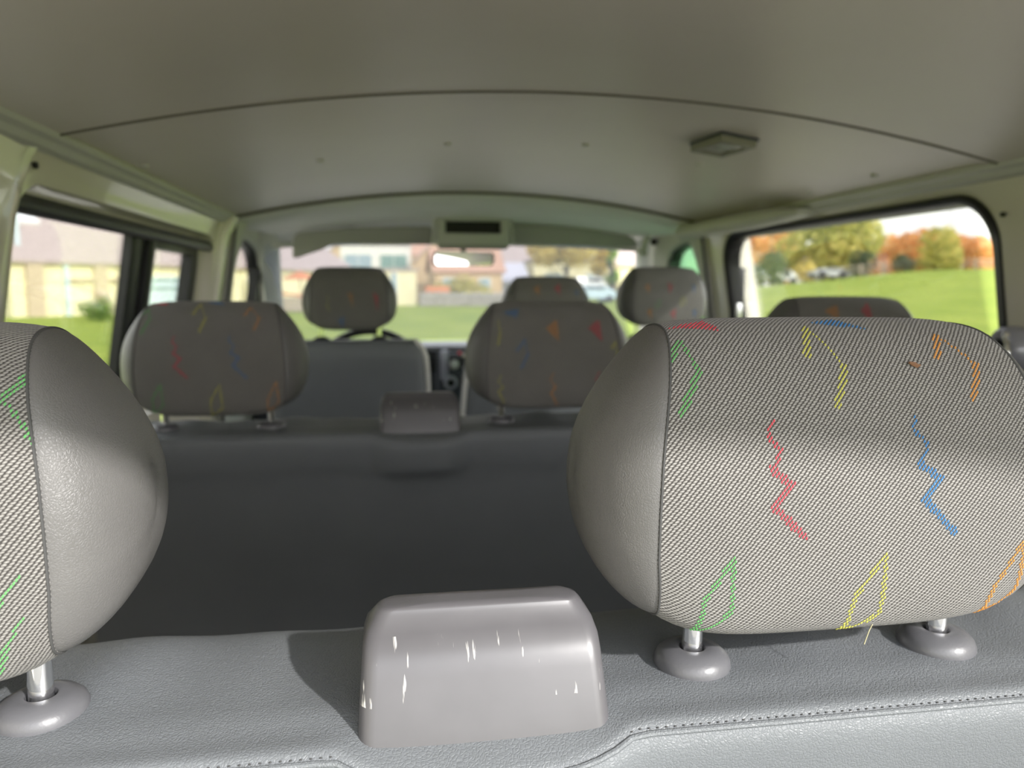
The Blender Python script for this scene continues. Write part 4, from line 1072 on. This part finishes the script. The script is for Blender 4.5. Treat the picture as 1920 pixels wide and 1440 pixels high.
def house(name, c, rz, W, D, H, RH, wallm, roofm, label, wins=(), gable='x', over=.3, pane='winpane'):
    """c = centre of the front wall foot; local x along the front, y away from the camera"""
    root = empty(name, c, rz); tag(root, label, 'house', 'houses beyond the meadow')
    m = MB(); m.box((0, D/2, H/2), (W, D, H))
    if gable == 'y': m.add([(-W/2, 0.0, H), (W/2, 0, H), (0, 0, H+RH), (-W/2, D, H), (W/2, D, H), (0, D, H+RH)], [(0, 1, 2), (5, 4, 3)])
    if gable == 'x': m.add([(-W/2, 0, H), (-W/2, D, H), (-W/2, D/2, H+RH), (W/2, 0, H), (W/2, D, H), (W/2, D/2, H+RH)], [(2, 1, 0), (3, 4, 5)])
    m.build('walls', wallm, root, smooth=False)
    r_ = MB(); t = .18
    if gable == 'x':
        for s in (0, 1):
            y0 = -over if s == 0 else D+over; z0 = H-RH*over/(D/2)
            P = [(-W/2-over, y0, z0), (W/2+over, y0, z0), (W/2+over, D/2, H+RH), (-W/2-over, D/2, H+RH)]
            r_.add(P+[(x, y, z+t) for x, y, z in P], [(0, 1, 2, 3), (7, 6, 5, 4), (0, 4, 5, 1), (1, 5, 6, 2), (2, 6, 7, 3), (3, 7, 4, 0)])
    elif gable == 'y':
        for s in (-1, 1):
            P = [(s*(W/2+over), -over, H-RH*over/(W/2)), (s*(W/2+over), D+over, H-RH*over/(W/2)), (0, D+over, H+RH), (0, -over, H+RH)]
            r_.add(P+[(x, y, z+t) for x, y, z in P], [(0, 1, 2, 3), (7, 6, 5, 4), (0, 4, 5, 1), (1, 5, 6, 2), (2, 6, 7, 3), (3, 7, 4, 0)])
    else: r_.box((0, D/2, H+.12), (W+.3, D+.3, .24))
    r_.build('roof', roofm, root, smooth=False)
    for (x, z, w, h, pm) in wins:
        f = MB(); f.box((x, -.03, z), (w+.16, .08, h+.16)); fo = f.build('window', M['wallwhite'], root, smooth=False)
        g_ = MB(); nb = max(1, int(w/1.0))
        for k in range(nb): g_.box((x-w/2+(k+.5)*w/nb, -.08, z), (w/nb-.08, .05, h))
        g_.build('glazing', M[pm], fo, smooth=False)
    return root
def foot(px, w): p_ = pt(px, w); return p_
# long low cream building across the left side
A = at(20, 540, w=40.0); B = at(662, 540, w=64.0); A.z = B.z = GZ
Wd = (B-A).length; rz = math.atan2(B.y-A.y, B.x-A.x)
lb = house('long_building', (A+B)/2, rz, Wd, 13, 3.0, 3.6, M['wallcream'], M['roofm'], 'long low cream building with mauve roof beyond the left window',
    [(-Wd/2+17.5, 2.15, 3.0, .55, 'winpane')])
for (px, wd, m_, nm) in ((64, .9, 'post', 'wall_pier'), (123, .25, 'garage', 'downpipe'), (188, .8, 'post', 'wall_pier')):
    t = (at(px, 540, w=1)); # intersect the ray with the facade line
    d = (B-A); den = t.x*d.y-t.y*d.x; k = (A.x*t.y-A.y*t.x)/den if abs(den) > 1e-6 else 0
    k = (A.y*t.x-A.x*t.y)/(d.x*t.y-d.y*t.x) if abs(d.x*t.y-d.y*t.x) > 1e-9 else 0
    m = MB(); m.box((-Wd/2+k*Wd, -.12, 1.45), (wd, .2, 2.9)); m.build(nm, M[m_], lb, smooth=False)
def kfac(px):
    t = at(px, 540, w=1); d = B-A
    return (A.y*t.x-A.x*t.y)/(d.x*t.y-d.y*t.x)
k0, k1 = kfac(125), kfac(235); m = MB(); m.box((-Wd/2+(k0+k1)/2*Wd, -.1, 2.0), ((k1-k0)*Wd, .16, .22)); m.build('wall_band', M['post'], lb, smooth=False)
k0, k1 = kfac(252), kfac(352); gw = (k1-k0)*Wd
m = MB(); m.box((-Wd/2+(k0+k1)/2*Wd, -.15, 1.12), (gw, .2, 2.24)); gdo = m.build('garage_door', M['garage'], lb, smooth=False); gdo['label'] = 'pale blue grey garage door'
for zz in (2.05, 1.55):
    m = MB(); m.box((-Wd/2+(k0+k1)/2*Wd, -.28, zz), (gw*.98, .06, .10)); m.build('door_bar', M['wingreen'], gdo, smooth=False)
for i, px in enumerate((70, 103, 134)):
    k = kfac(px); m = MB(); s = 3.2/6.5
    m.box((-Wd/2+k*Wd, 4.0, 3.0+3.6*4.0/6.5+.30), (1.25, 1.3, .34), .12, 2, rot=Matrix.Rotation(math.atan(s), 3, 'X')); m.build('skylight', M['carwhite'], lb)
k = kfac(64); m = MB(); m.tube([(-Wd/2+k*Wd, 1.2, 3.7), (-Wd/2+k*Wd, 1.2, 6.4)], .12, 8); m.build('flue_pipe', M['garage'], lb)
# annex right of it
C = foot(718, 69); house('annex', (C.x, C.y, GZ), .10, 6.0, 6, 3.1, 0, M['wallcream'], M['roofm'], 'flat roofed cream annex right behind the driver headrest', [(1.0, 1.6, .5, 2.6, 'winpane')], gable='flat')
C = foot(706, 84); house('upper_house', (C.x, C.y, GZ), .06, 7.6, 6, 6.2, .5, M['wallwhite'], M['roofm'], 'white upper house with two window bands above the driver headrest', [(-1.9, 4.45, 2.9, 1.4, 'winpane'), (1.9, 4.45, 2.9, 1.4, 'wingreen')], gable='flat')
C = foot(640, 94); house('gable_house', (C.x, C.y, GZ), .0, 8, 8, 4.0, 3.0, M['walltan'], M['roofm'], 'tan gabled house left of the white upper house', [], gable='y')
C = foot(828, 80); house('gable_house', (C.x, C.y, GZ), -.10, 5.4, 7, 4.4, 2.6, M['walltan'], M['roofm'], 'tan gabled house between the white upper house and the mirror', [(1.6, 2.4, .9, 1.1, 'winpane')], gable='y')
C = foot(770, 108); house('back_house', (C.x, C.y, GZ), .1, 12, 8, 6.2, 2.8, M['walltan'], M['rooft'], 'house with reddish roof behind the tan gables', [], gable='x')
C = foot(880, 73.5); house('middle_house', (C.x, C.y, GZ), .1, 6.5, 4.5, 3.3, 2.0, M['walltan'], M['rooft'], 'low tan house seen just below the mirror', [(-2, 2, 1, 1, 'winpane'), (1.5, 2, 1, 1, 'winpane')], gable='x')
C = foot(955, 101); house('mauve_house', (C.x, C.y, GZ), .05, 11, 9, 4.0, 3.2, M['wallcream'], M['roofm'], 'house with wide mauve roof right of the mirror', [], gable='x')
C = foot(950, 82); house('pavilion', (C.x, C.y, GZ), .1, 4.6, 5, 2.3, 1.9, M['roofl'], M['roofl'], 'pavilion with pale lavender roof right of the mirror', [], gable='x')
C = foot(1088, 85); house('terrace_house', (C.x, C.y, GZ), 0, 10.5, 6, 4.5, .4, M['wallcream'], M['roofm'], 'wide cream house behind the yellow autumn tree', [(-3, 2.6, 2.0, 1.0, 'winpane'), (1.6, 2.6, 2.0, 1.0, 'winpane')], gable='flat')
C = foot(1208, 74); house('right_house', (C.x, C.y, GZ), -.1, 5, 5, 3.9, 2.0, M['wallcream'], M['roofm'], 'cream house at the right edge of the windscreen', [(-1.2, 2.0, .8, 2.0, 'winpane')], gable='x')
tree('hedge_bush', 872, 70.5, 1.9, 2.4, M['lf_ol'], 'olive hedge bank below the mirror', 61, .04, 0, 2200, .16, dx=1.7, blobs=14)
# low stone wall before the houses
p0, p1 = pt(785, 66.5), pt(975, 68)
swl = empty('stone_wall', (p0+p1)/2, math.atan2(p1.y-p0.y, p1.x-p0.x)); tag(swl, 'low rough stone wall at the far edge of the meadow', 'wall')
m = MB(); rnd = random.Random(4); Lw = (p1-p0).length
for row in range(3):
    x = -Lw/2
    while x < Lw/2:
        wd = rnd.uniform(.35, .8); m.box((x+wd/2, rnd.uniform(-.04, .04), .17+.33*row), (wd*.96, .5, .32), .04, 1); x += wd
m.build('stones', M['stone'], swl); m = MB(); m.box((0, 0, 1.06), (Lw, .6, .1), .02, 1); m.build('coping', M['roofl'], swl)
r = empty('timber_stack', pt(820, 66.9, 1.13)); tag(r, 'orange covered stack on the stone wall below the mirror', 'stack'); m = MB(); m.box((0, 0, .3), (2.1, .8, .6), .08, 2); m.build('tarp_cover', M['orange'], r); m = MB(); m.box((0, -.1, .06), (2.3, .7, .12), .02, 1); m.build('pallet', M['wood'], r)
r = empty('timber_stack', pt(552, 50)); tag(r, 'stack of grey timber left of the driver headrest', 'stack')
for k in range(4):
    m = MB(); m.box((0, 0, .15+.24*k), (1.9-.1*k, .8, .2), .02, 1); m.build('plank_layer', M['wood'], r)
m = MB(); m.box((.05, 0, 1.12), (1.9, .9, .14), .04, 2, rot=Matrix.Rotation(.12, 3, 'Y')); m.build('cover_sheet', M['orange'], r)
r = empty('market_parasol', pt(563, 52.5)); tag(r, 'closed orange awning by the cream building left of the driver headrest', 'awning')
m = MB(); m.tube([(0, 0, 0), (0, 0, 2.6)], .05, 8); m.build('pole', M['post'], r); m = MB(); m.lathe((0, 0, 2.15), [(1.3, 0), (1.25, .06), (.3, .45), (.05, .55)], seg=16); m.build('canopy', M['orange'], r)
# bushes by the long building and cars
tree('round_bush', 180, 36, 1.05, .95, M['lf_gr'], 'rounded green bush before the cream building in the left window', 71, .05, 0, 900, .08)
tree('autumn_street_tree', 1062, 74, 7.2, 3.3, M['lf_ye'], 'yellow autumn tree above the middle front headrest', 81, .16, .50, 4500, .24, dx=1.4)
tree('yellow_tree', 1122, 80, 6.4, 1.8, M['lf_ye'], 'smaller yellow tree right of the yellow autumn tree', 82, .12, .35, 1400, .2)
tree('ivy_tree', 1146, 62, 5.0, .8, M['lf_gr'], 'slender green tree near the right edge of the windscreen', 83, .22, .05, 700, .12, blobs=10)
car(1020, 70, .1, M['carwhite'], 'white van parked beyond the middle front headrest', 4.6, 2.2, True)
car(1014, 66, .0, M['carblue'], 'blue car in front of the white van', 3.4, 1.9)
car(1104, 75, .3, M['carwhite'], 'white van parked right of the middle front headrest', 4.0, 2.2, True)
car(1108, 57, .05, M['carpale'], 'pale blue car at the meadow edge by the slender green tree', 3.6, 1.35)
r = empty('shed', pt(1396, 66)); tag(r, 'small grey shed beside the parked white car in the right window', 'shed'); m = MB(); m.box((0, 0, .9), (2.6, 2, 1.8)); m.build('shed_walls', M['garage'], r, smooth=False); m = MB(); m.box((0, 0, 1.9), (3, 2.4, .2)); m.build('shed_roof', M['roofm'], r, smooth=False)

# ------------------------------------------------------------------ light
AZ, EL = math.radians(38), math.radians(28)
tosun = Vector((math.sin(AZ)*math.cos(EL), -math.cos(AZ)*math.cos(EL), math.sin(EL)))
sun = bpy.data.lights.new('sun', 'SUN'); sun.energy = 2.5; sun.angle = math.radians(1.5); sun.color = (1, .965, .92)
so = bpy.data.objects.new('sun', sun); COL.objects.link(so); so.rotation_euler = tosun.to_track_quat('Z', 'Y').to_euler(); so.location = tosun*20
W = bpy.data.worlds.new('world'); S.world = W; W.use_nodes = True; nt = W.node_tree
bg_ = nt.nodes['Background']; tc = N(nt, 'ShaderNodeTexCoord'); sp = N(nt, 'ShaderNodeSeparateXYZ'); nt.links.new(tc.outputs['Generated'], sp.inputs[0])
cr = N(nt, 'ShaderNodeValToRGB'); cr.color_ramp.elements[0].position = 0; cr.color_ramp.elements[0].color = (1.0, .97, .96, 1); cr.color_ramp.elements[1].position = .9; cr.color_ramp.elements[1].color = (.74, .80, .88, 1)
nt.links.new(sp.outputs[2], cr.inputs[0])
dot = N(nt, 'ShaderNodeVectorMath', operation='DOT_PRODUCT'); dot.inputs[1].default_value = tosun; nt.links.new(tc.outputs['Generated'], dot.inputs[0])
glow = mathn(nt, 'MULTIPLY_ADD', mathn(nt, 'POWER', mathn(nt, 'MAXIMUM', dot.outputs['Value'], 0), 4), 1.6, 1.0)
nt.links.new(cr.outputs[0], bg_.inputs[0]); nt.links.new(mathn(nt, 'MULTIPLY', glow, 1.15), bg_.inputs[1])
S.view_settings.view_transform = 'Standard'; S.view_settings.look = 'None'; S.view_settings.gamma = 1; S.view_settings.exposure = 1.45
try: S.view_settings.use_curve_mapping = False
except Exception: pass
S.cycles.max_bounces = 10; S.cycles.diffuse_bounces = 6; S.cycles.transparent_max_bounces = 12; S.cycles.sample_clamp_indirect = 8
